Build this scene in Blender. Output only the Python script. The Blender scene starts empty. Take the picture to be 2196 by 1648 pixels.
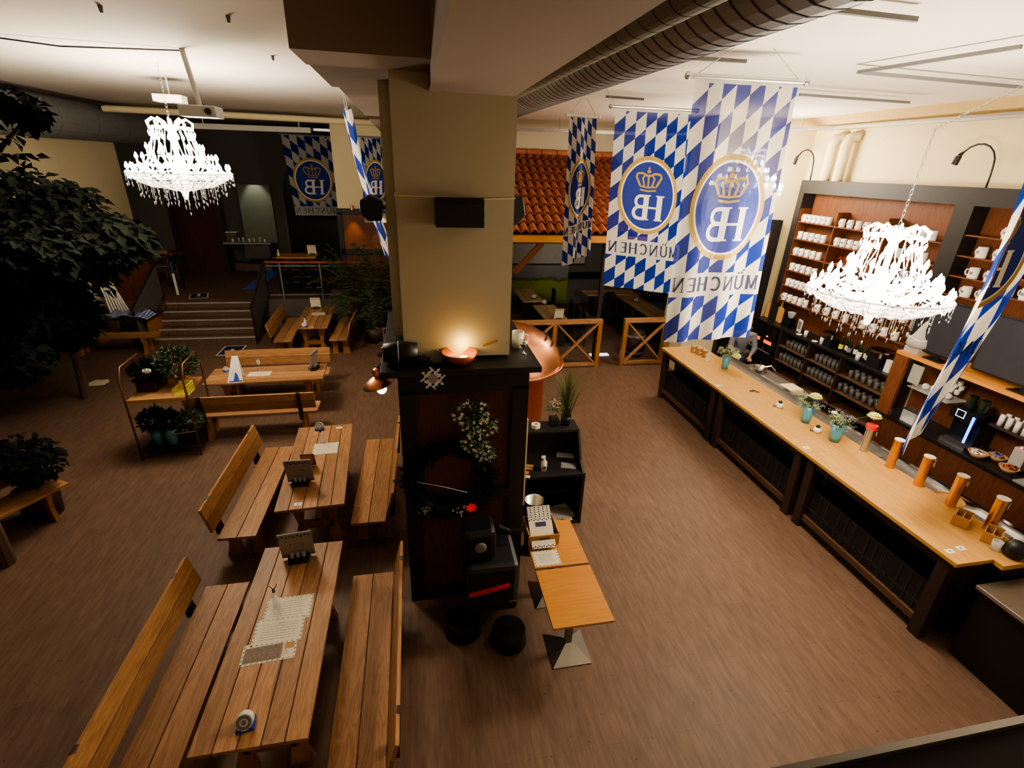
import bpy, bmesh, math, random
from mathutils import Vector, Matrix
C = bpy.context.scene.collection
PI = math.pi
rnd = random.Random(7)
# ------------------------------------------------------------------ camera
F = 1060.014
CAMH = 4.5
RX = Vector((0.98226153, -0.18451863, 0.03339401))   # camera right in world axes
RY = Vector((-0.04426135, -0.40120107, -0.91492002)) # camera down
RZ = Vector((0.1822175, 0.89721267, -0.40225142))    # camera forward
cam_d = bpy.data.cameras.new('camera'); cam = bpy.data.objects.new('camera', cam_d); C.objects.link(cam)
cam_d.sensor_width = 36.0; cam_d.lens = F*36.0/2196.0; cam_d.clip_start = 0.05; cam_d.clip_end = 100
m = Matrix.Identity(4)
for i in range(3):
    m[i][0] = RX[i]; m[i][1] = -RY[i]; m[i][2] = -RZ[i]
m[2][3] = CAMH
cam.matrix_world = m
bpy.context.scene.camera = cam

def A(px, py, a, v):
    """a pixel of the photo turned into the point where its ray meets the plane axis a = v"""
    d = RX*(px-1098) + RY*(py-824) + RZ*F
    o = Vector((0, 0, CAMH))
    return o + d*((v-o[a])/d[a])

# ------------------------------------------------------------------ mesh builder
class MB:
    def __init__(s): s.v = []; s.f = []; s.uv = None
    def add(s, vs, fs):
        n = len(s.v); s.v += [tuple(p) for p in vs]; s.f += [tuple(i+n for i in f) for f in fs]; return s
    def box(s, x0, x1, y0, y1, z0, z1, M=None):
        vs = [Vector(p) for p in ((x0,y0,z0),(x1,y0,z0),(x1,y1,z0),(x0,y1,z0),(x0,y0,z1),(x1,y0,z1),(x1,y1,z1),(x0,y1,z1))]
        if M: vs = [M @ p for p in vs]
        return s.add(vs, ((0,3,2,1),(4,5,6,7),(0,1,5,4),(1,2,6,5),(2,3,7,6),(3,0,4,7)))
    def bar(s, p0, p1, w, h, up=(0,0,1)):
        p0 = Vector(p0); p1 = Vector(p1); d = (p1-p0).normalized(); u = Vector(up)
        if abs(d.dot(u)) > .98: u = Vector((1,0,0))
        r = d.cross(u).normalized(); u = r.cross(d)
        a = r*(w/2); b = u*(h/2)
        vs = [p0-a-b, p0+a-b, p0+a+b, p0-a+b, p1-a-b, p1+a-b, p1+a+b, p1-a+b]
        return s.add(vs, ((0,1,2,3),(7,6,5,4),(0,4,5,1),(1,5,6,2),(2,6,7,3),(3,7,4,0)))
    def cyl(s, p0, p1, r0, r1=None, n=12, caps=True):
        if r1 is None: r1 = r0
        p0 = Vector(p0); p1 = Vector(p1); d = (p1-p0).normalized()
        u = Vector((0,0,1)) if abs(d.z) < .9 else Vector((1,0,0))
        a = d.cross(u).normalized(); b = d.cross(a)
        vs = []
        for k in range(n):
            t = 2*PI*k/n; vs.append(p0+(a*math.cos(t)+b*math.sin(t))*r0)
        for k in range(n):
            t = 2*PI*k/n; vs.append(p1+(a*math.cos(t)+b*math.sin(t))*r1)
        fs = [(k, (k+1)%n, n+(k+1)%n, n+k) for k in range(n)]
        if caps: fs += [tuple(range(n))[::-1], tuple(range(n, 2*n))]
        return s.add(vs, fs)
    def tube(s, pts, r, n=6):
        pts = [Vector(p) for p in pts]
        rs = r if isinstance(r, (list, tuple)) else [r]*len(pts)
        vs = []; fs = []; up = Vector((0,0,1)); a = None
        for i, p in enumerate(pts):
            d = (pts[min(i+1, len(pts)-1)]-pts[max(i-1, 0)])
            d = d.normalized() if d.length > 1e-9 else Vector((0,0,1))
            if a is None:
                a = d.cross(up if abs(d.z) < .9 else Vector((1,0,0))).normalized()
            else:
                a = (a - d*a.dot(d)); a = a.normalized() if a.length > 1e-6 else Vector((1,0,0))
            b = d.cross(a)
            for k in range(n):
                t = 2*PI*k/n; vs.append(p+(a*math.cos(t)+b*math.sin(t))*rs[i])
        for i in range(len(pts)-1):
            for k in range(n):
                fs.append((i*n+k, i*n+(k+1)%n, (i+1)*n+(k+1)%n, (i+1)*n+k))
        fs += [tuple(range(n))[::-1], tuple(range((len(pts)-1)*n, len(pts)*n))]
        return s.add(vs, fs)
    def lathe(s, prof, n=20, c=(0,0,0), a0=0.0, a1=2*PI, M=None):
        vs = []; fs = []; full = abs(a1-a0-2*PI) < 1e-6; nn = n if full else n+1
        for (r, z) in prof:
            for k in range(nn):
                t = a0+(a1-a0)*k/n
                p = Vector((c[0]+r*math.cos(t), c[1]+r*math.sin(t), c[2]+z)); vs.append(M @ p if M else p)
        for i in range(len(prof)-1):
            for k in range(n):
                k2 = (k+1) % nn
                fs.append((i*nn+k, i*nn+k2, (i+1)*nn+k2, (i+1)*nn+k))
        return s.add(vs, fs)
    def sph(s, c, r, n=10, m=6, sc=(1,1,1)):
        prof = [(math.sin(PI*i/m), -math.cos(PI*i/m)) for i in range(m+1)]
        M = Matrix.Translation(Vector(c)) @ Matrix.Diagonal((r*sc[0], r*sc[1], r*sc[2], 1))
        return s.lathe(prof, n, M=M)
    def octa(s, c, r, h, h2=None):
        c = Vector(c); h2 = h if h2 is None else h2
        vs = [c+Vector((r,0,0)), c+Vector((0,r,0)), c+Vector((-r,0,0)), c+Vector((0,-r,0)), c+Vector((0,0,h)), c-Vector((0,0,h2))]
        return s.add(vs, ((0,1,4),(1,2,4),(2,3,4),(3,0,4),(1,0,5),(2,1,5),(3,2,5),(0,3,5)))
    def prism(s, poly, axis, a, b):
        """extrude a 2D polygon along axis from a to b (poly in the other two axes, cyclic order)"""
        n = len(poly); vs = []
        for v in (a, b):
            for (p, q) in poly:
                vs.append({'x': (v, p, q), 'y': (p, v, q), 'z': (p, q, v)}[axis])
        fs = [(k, (k+1)%n, n+(k+1)%n, n+k) for k in range(n)] + [tuple(range(n))[::-1], tuple(range(n, 2*n))]
        return s.add(vs, fs)
    def quad(s, a, b, c, d): return s.add((a, b, c, d), ((0,1,2,3),))
    def leaf(s, p, d, nrm, L, W):
        p = Vector(p); d = Vector(d).normalized(); side = d.cross(Vector(nrm))
        side = side.normalized() if side.length > 1e-5 else Vector((1,0,0))
        up = side.cross(d)
        return s.add((p, p+d*L*.45+side*W*.5+up*W*.12, p+d*L-up*W*.1, p+d*L*.45-side*W*.5+up*W*.12, p+d*L*.45), ((0,1,4),(1,2,4),(2,3,4),(3,0,4)))
    def build(s, name, mat, parent=None, smooth=False, bevel=0, loc=None):
        me = bpy.data.meshes.new(name); me.from_pydata(s.v, [], s.f); me.update()
        bm = bmesh.new(); bm.from_mesh(me); bmesh.ops.recalc_face_normals(bm, faces=bm.faces[:]); bm.to_mesh(me); bm.free()
        if smooth:
            for p in me.polygons: p.use_smooth = True
        me.materials.append(mat)
        if s.uv:
            lay = me.uv_layers.new(name='UVMap')
            for lp in me.loops: lay.data[lp.index].uv = s.uv[lp.vertex_index]
        o = bpy.data.objects.new(name, me); C.objects.link(o)
        if parent: o.parent = parent
        if loc: o.location = loc
        if bevel:
            b = o.modifiers.new('edge', 'BEVEL'); b.width = bevel; b.segments = 2; b.limit_method = 'ANGLE'
        return o

def thing(name, label, cat, loc=(0,0,0), rz=0.0, group=None):
    o = bpy.data.objects.new(name, None); C.objects.link(o); o.empty_display_size = .1
    o.location = loc; o.rotation_euler = (0, 0, rz); o['label'] = label; o['category'] = cat
    if group: o['group'] = group
    return o
def tag(o, label, cat, group=None, kind=None):
    o['label'] = label; o['category'] = cat
    if group: o['group'] = group
    if kind: o['kind'] = kind
    return o
def struct(mb, name, mat, **k):
    o = mb.build(name, mat, **k)
    if not k.get('parent'): o['kind'] = 'structure'
    return o
def dup(root, loc, rz=None, label=None, group=None):
    r = root.copy(); C.objects.link(r); r.location = loc
    if rz is not None: r.rotation_euler = (0, 0, rz)
    if label: r['label'] = label
    if group: r['group'] = group
    for ch in list(root.children):
        c = ch.copy(); C.objects.link(c); c.parent = r
        for g in ch.children:
            d = g.copy(); C.objects.link(d); d.parent = c
    return r

# ------------------------------------------------------------------ materials
def newmat(name):
    mt = bpy.data.materials.new(name); mt.use_nodes = True
    nt = mt.node_tree; b = nt.nodes['Principled BSDF']; return mt, nt, b
def N(nt, t, **k):
    n = nt.nodes.new(t)
    for a, v in k.items(): setattr(n, a, v)
    return n
def math_(nt, op, a, b=None, c=None):
    n = N(nt, 'ShaderNodeMath', operation=op)
    for i, x in enumerate((a, b, c)):
        if x is None: continue
        if isinstance(x, (int, float)): n.inputs[i].default_value = x
        else: nt.links.new(x, n.inputs[i])
    return n.outputs[0]
def mix(nt, f, a, b):
    n = N(nt, 'ShaderNodeMix', data_type='RGBA')
    for i, x in ((0, f), (6, a), (7, b)):
        if isinstance(x, (int, float)): n.inputs[i].default_value = x
        elif isinstance(x, tuple): n.inputs[i].default_value = (*x, 1) if len(x) == 3 else x
        else: nt.links.new(x, n.inputs[i])
    return n.outputs[2]
def plain(name, col, rough=.6, metal=0, spec=.5, em=None, es=0, var=.12, scale=6, alpha=None, trans=0, bump=0):
    mt, nt, b = newmat(name)
    tc = N(nt, 'ShaderNodeTexCoord'); no = N(nt, 'ShaderNodeTexNoise'); no.inputs['Scale'].default_value = scale; no.inputs['Detail'].default_value = 4
    nt.links.new(tc.outputs['Object'], no.inputs['Vector'])
    dk = tuple(max(0, c*(1-var)) for c in col); lt = tuple(min(1, c*(1+var)) for c in col)
    nt.links.new(mix(nt, no.outputs['Fac'], dk, lt), b.inputs['Base Color'])
    b.inputs['Roughness'].default_value = rough; b.inputs['Metallic'].default_value = metal
    b.inputs['Specular IOR Level'].default_value = spec
    if trans: b.inputs['Transmission Weight'].default_value = trans
    if em: b.inputs['Emission Color'].default_value = (*em, 1); b.inputs['Emission Strength'].default_value = es
    if alpha is not None: b.inputs['Alpha'].default_value = alpha
    if bump:
        bp = N(nt, 'ShaderNodeBump'); bp.inputs['Strength'].default_value = bump; bp.inputs['Distance'].default_value = .02
        n2 = N(nt, 'ShaderNodeTexNoise'); n2.inputs['Scale'].default_value = scale*8; nt.links.new(tc.outputs['Object'], n2.inputs['Vector'])
        nt.links.new(n2.outputs['Fac'], bp.inputs['Height']); nt.links.new(bp.outputs[0], b.inputs['Normal'])
    return mt
def wood(name, c0, c1, c2, axis=1, s=1.0, rough=.45, island=.35, knots=True):
    mt, nt, b = newmat(name)
    tc = N(nt, 'ShaderNodeTexCoord'); mp = N(nt, 'ShaderNodeMapping')
    sc = [9*s]*3; sc[axis] = .9*s; mp.inputs['Scale'].default_value = sc
    nt.links.new(tc.outputs['Object'], mp.inputs['Vector'])
    ge = N(nt, 'ShaderNodeNewGeometry')
    off = N(nt, 'ShaderNodeVectorMath', operation='ADD'); cv = N(nt, 'ShaderNodeCombineXYZ')
    r20 = math_(nt, 'MULTIPLY', ge.outputs['Random Per Island'], 37.0)
    for i in range(3): nt.links.new(r20, cv.inputs[i])
    nt.links.new(mp.outputs[0], off.inputs[0]); nt.links.new(cv.outputs[0], off.inputs[1])
    n1 = N(nt, 'ShaderNodeTexNoise'); n1.inputs['Scale'].default_value = 1.0; n1.inputs['Detail'].default_value = 6; n1.inputs['Distortion'].default_value = .6
    nt.links.new(off.outputs[0], n1.inputs['Vector'])
    rings = math_(nt, 'FRACT', math_(nt, 'MULTIPLY', n1.outputs['Fac'], 9.0))
    rings = math_(nt, 'ABSOLUTE', math_(nt, 'SUBTRACT', math_(nt, 'MULTIPLY', rings, 2.0), 1.0))
    n2 = N(nt, 'ShaderNodeTexNoise'); n2.inputs['Scale'].default_value = 5.0; n2.inputs['Detail'].default_value = 3
    nt.links.new(off.outputs[0], n2.inputs['Vector'])
    col = mix(nt, math_(nt, 'MULTIPLY', rings, .8), c1, c0)
    col = mix(nt, math_(nt, 'MULTIPLY', n2.outputs['Fac'], .5), col, c2)
    if knots:
        vo = N(nt, 'ShaderNodeTexVoronoi'); vo.inputs['Scale'].default_value = .5
        nt.links.new(off.outputs[0], vo.inputs['Vector'])
        kn = math_(nt, 'LESS_THAN', vo.outputs['Distance'], .13)
        col = mix(nt, math_(nt, 'MULTIPLY', kn, .6), col, tuple(x*.35 for x in c0))
    br = math_(nt, 'ADD', math_(nt, 'MULTIPLY', ge.outputs['Random Per Island'], island*2), 1-island)
    hs = N(nt, 'ShaderNodeHueSaturation'); nt.links.new(br, hs.inputs['Value']); nt.links.new(col, hs.inputs['Color'])
    nt.links.new(hs.outputs[0], b.inputs['Base Color']); b.inputs['Roughness'].default_value = rough; b.inputs['Specular IOR Level'].default_value = .25
    bp = N(nt, 'ShaderNodeBump'); bp.inputs['Strength'].default_value = .15; bp.inputs['Distance'].default_value = .003
    nt.links.new(rings, bp.inputs['Height']); nt.links.new(bp.outputs[0], b.inputs['Normal'])
    return mt
def emis(name, col, s):
    mt, nt, b = newmat(name)
    b.inputs['Base Color'].default_value = (*col, 1); b.inputs['Emission Color'].default_value = (*col, 1); b.inputs['Emission Strength'].default_value = s
    return mt
M = {}
M['pine'] = wood('pine planks', (.21,.105,.050), (.42,.230,.108), (.34,.170,.080))
M['pineX'] = wood('pine planks crosswise', (.21,.105,.050), (.42,.230,.108), (.34,.170,.080), axis=0)
M['pineZ'] = wood('pine upright', (.20,.085,.024), (.36,.17,.05), (.28,.12,.04), axis=2)
M['bartop'] = wood('oiled beech bar top', (.42,.22,.065), (.58,.33,.11), (.50,.27,.08), s=.8, island=.12, knots=False, rough=.35)
M['orange'] = wood('honey beech table top', (.48,.20,.045), (.58,.26,.06), (.52,.22,.05), s=.7, island=.1, knots=False, rough=.35)
M['orangeX'] = wood('honey beech crosswise', (.48,.20,.045), (.58,.26,.06), (.52,.22,.05), s=.7, axis=0, island=.1, knots=False, rough=.35)
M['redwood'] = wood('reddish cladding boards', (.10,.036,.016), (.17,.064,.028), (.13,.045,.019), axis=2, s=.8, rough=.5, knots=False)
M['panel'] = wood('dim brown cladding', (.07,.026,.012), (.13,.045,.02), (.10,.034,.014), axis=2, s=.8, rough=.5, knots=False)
M['dark'] = plain('black stained timber', (.012,.010,.011), .55)
M['darkbrown'] = plain('dark brown timber', (.035,.018,.012), .55)
M['cream'] = plain('cream wall paint', (.47,.415,.30), .85, var=.05, scale=1.2)
M['creamlight'] = plain('pale cream wall paint', (.70,.60,.38), .85, var=.05, scale=1.0)
M['ceil'] = plain('white ceiling paint', (.80,.74,.66), .9, var=.05, scale=.6)
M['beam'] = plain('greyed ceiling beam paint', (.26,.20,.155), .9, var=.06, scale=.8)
M['slate'] = plain('dark grey wall paint', (.10,.092,.08), .9, var=.1, scale=.8)
M['black'] = plain('black plastic', (.008,.008,.009), .45)
M['blackgloss'] = plain('black glass', (.008,.009,.013), .28)
M['tvscreen'] = plain('grey television glass', (.035,.037,.047), .3)
M['metal'] = plain('brushed steel', (.55,.55,.55), .35, metal=1)
M['zinc'] = plain('galvanised duct metal', (.27,.27,.285), .5, metal=.35, var=.2, scale=3)
M['flex'] = plain('grey duct wrap', (.17,.16,.13), .65, var=.15)
M['chrome'] = plain('polished chrome', (.8,.8,.8), .12, metal=1)
M['brass'] = plain('polished brass', (.75,.42,.13), .25, metal=1)
M['copper'] = plain('polished copper', (.85,.40,.22), .3, metal=1)
M['copperd'] = plain('dull copper', (.45,.13,.06), .45, metal=.8)
M['white'] = plain('white porcelain', (.72,.70,.64), .3, var=.04)
M['paper'] = plain('cream paper', (.70,.64,.50), .8, var=.05)
M['greyp'] = plain('grey card', (.30,.27,.25), .7, var=.06)
M['blue'] = plain('royal blue', (.02,.06,.42), .6)
M['navy'] = plain('navy print', (.02,.02,.10), .6)
M['shelfdim'] = plain('dim brown shelf board', (.10,.05,.025), .6)
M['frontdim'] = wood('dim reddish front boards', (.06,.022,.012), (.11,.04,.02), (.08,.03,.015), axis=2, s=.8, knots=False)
M['leaf'] = plain('dark green leaves', (.035,.060,.022), .6, var=.4, scale=3)
M['leafdark'] = plain('blackish green leaves', (.006,.009,.005), .8, spec=.15, var=.6, scale=3)
M['leafmid'] = plain('mid green leaves', (.05,.10,.03), .5, var=.4, scale=5)
M['stem'] = plain('brown bark', (.09,.05,.03), .8)
M['aqua'] = plain('turquoise glazed vase', (.10,.30,.36), .25, var=.06)
M['dahlia'] = plain('pale yellow petals', (.62,.62,.22), .6, var=.08)
M['whitefl'] = plain('white petals', (.75,.75,.65), .6)
M['lilac'] = plain('lilac sprigs', (.20,.18,.30), .7)
M['gyp'] = plain('grey green sprigs', (.38,.42,.26), .7)
M['red'] = plain('red plastic', (.6,.03,.03), .4)
M['glowred'] = plain('self-lit red bow', (.75,.02,.02), .5, em=(1,.02,.02), es=.25)  # red bow given a faint emission of its own, not a lamp
M['yellow'] = plain('yellow plastic mesh', (.75,.65,.08), .5)
M['terra'] = plain('red clay tiles', (.36,.115,.05), .7, var=.3, scale=4)
M['glass'] = plain('clear glassware', (.75,.8,.8), .08, spec=.8, alpha=.38, var=.02)
M['dimglass'] = plain('shade dimmed glassware', (.22,.22,.22), .2, spec=.8, alpha=.5)  # glass colour darkened to carry the dimness of the shelves
M['darkglass'] = plain('dark bottle glass', (.01,.02,.012), .12)
M['grey'] = plain('mid grey', (.18,.18,.18), .6)
M['greylite'] = plain('grey shelf grey', (.36,.35,.32), .6)
M['kraft'] = plain('brown kraft wood box', (.45,.24,.10), .7)
M['shirt'] = plain('grey cotton shirt', (.17,.175,.20), .85, scale=20)
M['skin'] = plain('skin', (.45,.25,.17), .6, var=.04)
M['hair'] = plain('dark brown hair', (.03,.018,.012), .6)
M['denim'] = plain('dark apron cloth', (.05,.055,.07), .85)
M['goldprint'] = plain('gold print', (.40,.25,.04), .7, var=.05)
M['whiteprint'] = plain('white print', (.74,.72,.66), .8, var=.03)
M['blueprint'] = plain('blue print', (.008,.026,.23), .8, var=.08)
for nm_, src_ in (('goldprint2', 'goldprint'), ('whiteprint2', 'whiteprint'), ('blueprint2', 'blueprint')):
    M[nm_] = M[src_].copy(); M[nm_].node_tree.nodes['Principled BSDF'].inputs['Alpha'].default_value = .84
M['blacktext'] = plain('dark blue lettering', (.015,.02,.07), .8)
M['bulb'] = emis('lit candle bulb', (1,.88,.70), 70)
M['bulbsoft'] = emis('lit globe bulb', (1,.93,.85), 14)
M['warm'] = emis('warm tealight', (1,.62,.18), 14)
M['led'] = emis('blue light strip', (.02,.10,1), 7)
M['orangeled'] = emis('orange display', (1,.10,.005), 1.1)
M['redled'] = emis('red indicator', (1,.03,.06), 5)
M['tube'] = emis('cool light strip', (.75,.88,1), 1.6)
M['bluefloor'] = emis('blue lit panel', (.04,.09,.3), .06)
M['doorwood'] = wood('dim red brown door', (.045,.014,.010), (.085,.028,.018), (.06,.02,.013), axis=2, s=.6, knots=False)
# crystal: faceted glass, emission added to stand in for bloom around the bulbs
mt, nt, b = newmat('cut crystal'); M['crystal'] = mt
b.inputs['Base Color'].default_value = (.16,.15,.135,1); b.inputs['Roughness'].default_value = .12
b.inputs['Specular IOR Level'].default_value = .9; b.inputs['Alpha'].default_value = .55
b.inputs['Emission Color'].default_value = (1,.9,.78,1); b.inputs['Emission Strength'].default_value = .30
mt, nt, b = newmat('glowing crystal'); M['crystalhot'] = mt
b.inputs['Base Color'].default_value = (.95,.93,.88,1); b.inputs['Roughness'].default_value = .08
b.inputs['Alpha'].default_value = .75
b.inputs['Emission Color'].default_value = (1,.9,.78,1); b.inputs['Emission Strength'].default_value = 1.8
mt, nt, b = newmat('self-lit crystal arms'); M['crystalarm'] = mt
b.inputs['Base Color'].default_value = (.35,.33,.30,1); b.inputs['Roughness'].default_value = .1; b.inputs['Alpha'].default_value = .75
b.inputs['Emission Color'].default_value = (.95,.92,.85,1); b.inputs['Emission Strength'].default_value = .42
# floor: brown vinyl boards
def floormat(name, c0, c1, c2):
    mt, nt, b = newmat(name)
    tc = N(nt, 'ShaderNodeTexCoord'); mp = N(nt, 'ShaderNodeMapping'); mp.inputs['Scale'].default_value = (7, 1.1, 7)
    nt.links.new(tc.outputs['Object'], mp.inputs['Vector'])
    n1 = N(nt, 'ShaderNodeTexNoise'); n1.inputs['Scale'].default_value = 3; n1.inputs['Detail'].default_value = 8; nt.links.new(mp.outputs[0], n1.inputs['Vector'])
    n2 = N(nt, 'ShaderNodeTexNoise'); n2.inputs['Scale'].default_value = .8; n2.inputs['Detail'].default_value = 2; nt.links.new(tc.outputs['Object'], n2.inputs['Vector'])
    bk = N(nt, 'ShaderNodeTexBrick'); bk.inputs['Scale'].default_value = 1; bk.inputs['Brick Width'].default_value = 1.2; bk.inputs['Row Height'].default_value = .16
    bk.inputs['Mortar Size'].default_value = .003; bk.inputs['Color1'].default_value = (.96,.96,.96,1); bk.inputs['Color2'].default_value = (1.04,1.04,1.04,1); bk.inputs['Mortar'].default_value = (.85,.85,.85,1)
    rt = N(nt, 'ShaderNodeMapping'); rt.inputs['Rotation'].default_value = (0, 0, PI/2); nt.links.new(tc.outputs['Object'], rt.inputs['Vector']); nt.links.new(rt.outputs[0], bk.inputs['Vector'])
    vo = N(nt, 'ShaderNodeTexVoronoi'); vo.inputs['Scale'].default_value = 7; nt.links.new(tc.outputs['Object'], vo.inputs['Vector'])
    kn = math_(nt, 'LESS_THAN', vo.outputs['Distance'], .07)
    rp = N(nt, 'ShaderNodeMapRange'); rp.inputs['From Min'].default_value = .3; rp.inputs['From Max'].default_value = .7; nt.links.new(n1.outputs['Fac'], rp.inputs['Value'])
    col = mix(nt, rp.outputs[0], c0, c1); col = mix(nt, math_(nt, 'MULTIPLY', n2.outputs['Fac'], .5), col, c2)
    col = mix(nt, math_(nt, 'MULTIPLY', kn, .5), col, tuple(x*.3 for x in c0))
    mu = N(nt, 'ShaderNodeMix', data_type='RGBA', blend_type='MULTIPLY'); mu.inputs[0].default_value = 1
    nt.links.new(col, mu.inputs[6]); nt.links.new(bk.outputs['Color'], mu.inputs[7]); nt.links.new(mu.outputs[2], b.inputs['Base Color'])
    b.inputs['Roughness'].default_value = .55; b.inputs['Specular IOR Level'].default_value = .3
    return mt
M['floor'] = floormat('brown vinyl boards', (.108,.064,.043), (.18,.112,.075), (.135,.078,.056))
# corrugated duct / stripes
def stripes(name, c0, c1, axis, freq, metal=0, rough=.5, duty=.15):
    mt, nt, b = newmat(name); tc = N(nt, 'ShaderNodeTexCoord'); sp = N(nt, 'ShaderNodeSeparateXYZ'); nt.links.new(tc.outputs['Object'], sp.inputs[0])
    f = math_(nt, 'FRACT', math_(nt, 'MULTIPLY', sp.outputs[axis], freq)); k = math_(nt, 'LESS_THAN', f, duty)
    nt.links.new(mix(nt, k, c0, c1), b.inputs['Base Color']); b.inputs['Metallic'].default_value = metal; b.inputs['Roughness'].default_value = rough
    return mt
M['towel'] = stripes('blue and white striped cloth', (.10,.14,.42), (.55,.55,.62), 0, 14, duty=.4, rough=.8)
# lozenge cloth
def lozenge(name, cols, rows, slope, band, transp=.10, dark=1.0, rot=False):
    mt, nt, b = newmat(name); uvn = N(nt, 'ShaderNodeUVMap'); sp = N(nt, 'ShaderNodeSeparateXYZ'); nt.links.new(uvn.outputs[0], sp.inputs[0])
    u, v = sp.outputs[0], sp.outputs[1]
    a = math_(nt, 'MULTIPLY', u, float(cols)); bb = math_(nt, 'ADD', math_(nt, 'MULTIPLY', v, float(rows)), math_(nt, 'MULTIPLY', a, slope))
    k = math_(nt, 'ADD', math_(nt, 'FLOOR', a), math_(nt, 'FLOOR', bb)); k = math_(nt, 'ABSOLUTE', math_(nt, 'MODULO', k, 2.0))
    if band:
        inb = math_(nt, 'MULTIPLY', math_(nt, 'GREATER_THAN', v, band[0]), math_(nt, 'LESS_THAN', v, band[1]))
        k = math_(nt, 'MULTIPLY', k, math_(nt, 'SUBTRACT', 1.0, inb))
        top = math_(nt, 'GREATER_THAN', v, .012); k = math_(nt, 'MULTIPLY', k, top)
    no = N(nt, 'ShaderNodeTexNoise'); no.inputs['Scale'].default_value = 3; tc = N(nt, 'ShaderNodeTexCoord'); nt.links.new(tc.outputs['Object'], no.inputs['Vector'])
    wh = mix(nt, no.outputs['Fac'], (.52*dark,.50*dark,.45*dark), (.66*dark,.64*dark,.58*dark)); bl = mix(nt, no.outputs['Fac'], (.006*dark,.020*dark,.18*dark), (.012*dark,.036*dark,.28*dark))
    nt.links.new(mix(nt, math_(nt, 'GREATER_THAN', k, .5), wh, bl), b.inputs['Base Color']); b.inputs['Roughness'].default_value = .85
    b.inputs['Specular IOR Level'].default_value = .15
    out = nt.nodes['Material Output']
    tl = N(nt, 'ShaderNodeBsdfTranslucent'); nt.links.new(mix(nt, math_(nt, 'GREATER_THAN', k, .5), wh, bl), tl.inputs['Color'])
    m1 = N(nt, 'ShaderNodeMixShader'); m1.inputs[0].default_value = .25; nt.links.new(b.outputs[0], m1.inputs[1]); nt.links.new(tl.outputs[0], m1.inputs[2])
    tr = N(nt, 'ShaderNodeBsdfTransparent'); m2 = N(nt, 'ShaderNodeMixShader'); m2.inputs[0].default_value = transp
    nt.links.new(m1.outputs[0], m2.inputs[1]); nt.links.new(tr.outputs[0], m2.inputs[2]); nt.links.new(m2.outputs[0], out.inputs['Surface'])
    return mt
# ------------------------------------------------------------------ room shell
CEIL = 5.6
struct(MB().box(-12.3, 8.45, -1.2, 21.2, -.1, 0), 'floor', M['floor'])
struct(MB().box(-12.3, 9.7, -1.2, 21.2, CEIL, CEIL+.15), 'ceiling', M['ceil'])
struct(MB().box(8.45, 8.65, -1.2, 10.5, 0, CEIL), 'wall_right', M['creamlight'])
w = MB(); w.box(6.2, 8.45, 10.3, 10.5, 0, CEIL); w.box(6.2, 6.4, 10.5, 11.3, 0, CEIL); struct(w, 'wall_rear_bar', M['creamlight'])
struct(MB().box(-12.3, -12.1, -1.2, 21.2, 0, CEIL), 'wall_left', M['slate'])
struct(MB().box(-12.3, -1.3, 20.6, 20.8, 0, CEIL), 'wall_rear_hall', M['slate'])
struct(MB().box(-1.3, 9.5, 17.0, 17.2, 0, CEIL), 'wall_rear_dining', M['slate'])
struct(MB().box(9.3, 9.5, 10.5, 17.0, 0, CEIL), 'wall_dining', M['slate'])
struct(MB().box(-12.3, 9.5, -1.4, -1.2, 0, CEIL), 'wall_near', M['cream'])
# left cream pier with window wall
w = MB(); w.box(-8.7, -8.1, 13.3, 17.1, 0, CEIL); struct(w, 'wall_left_pier', M['creamlight'])
w = MB(); w.box(-11.2, -11.0, 6.0, 17.0, 0, CEIL); struct(w, 'wall_left_side', M['slate'])
# arch niches in the hall wall (dark openings) and raised floor
struct(MB().box(-12.1, -1.3, 14.95, 20.6, 0, .8), 'floor_raised', M['floor'])
# wall above the tiled roof
struct(MB().box(1.2, 6.2, 13.6, 13.75, 4.1, CEIL), 'wall_over_roof', M['cream'])
# pier behind the tables
p = MB(); p.box(-2.15, -.2, 16.0, 16.6, 3.22, CEIL); struct(p, 'wall_mid_pier', M['creamlight'])
p = struct(MB().box(-2.12, -.2, 16.02, 16.6, .8, 3.2), 'wall_mid_cladding', M['redwood'])
b_ = MB()
for z0, z1 in ((3.06, 3.22), (1.9, 2.06)): b_.box(-2.15, -.2, 15.95, 16.02, z0, z1)
b_.box(-2.19, -2.05, 15.95, 16.02, .8, 3.1)
b_.build('trim_board', M['dark'], parent=p)
# pillar: cream shaft
struct(MB().box(-.13, .84, 4.32, 5.55, 2.87, CEIL), 'pillar_shaft', M['cream'])
struct(MB().box(-.24, -.13, 4.9, 5.5, 2.9, CEIL), 'pillar_pilaster', M['cream'])
# beams
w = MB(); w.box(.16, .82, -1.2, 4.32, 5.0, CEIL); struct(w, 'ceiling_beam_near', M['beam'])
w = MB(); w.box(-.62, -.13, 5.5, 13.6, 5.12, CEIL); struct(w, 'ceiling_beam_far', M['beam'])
w = MB(); w.box(-.68, -.13, 4.35, 5.5, 5.12, CEIL); w.box(-.70, .16, 3.8, 4.35, 5.12, CEIL); struct(w, 'ceiling_beam_cross', M['beam'])
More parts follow.
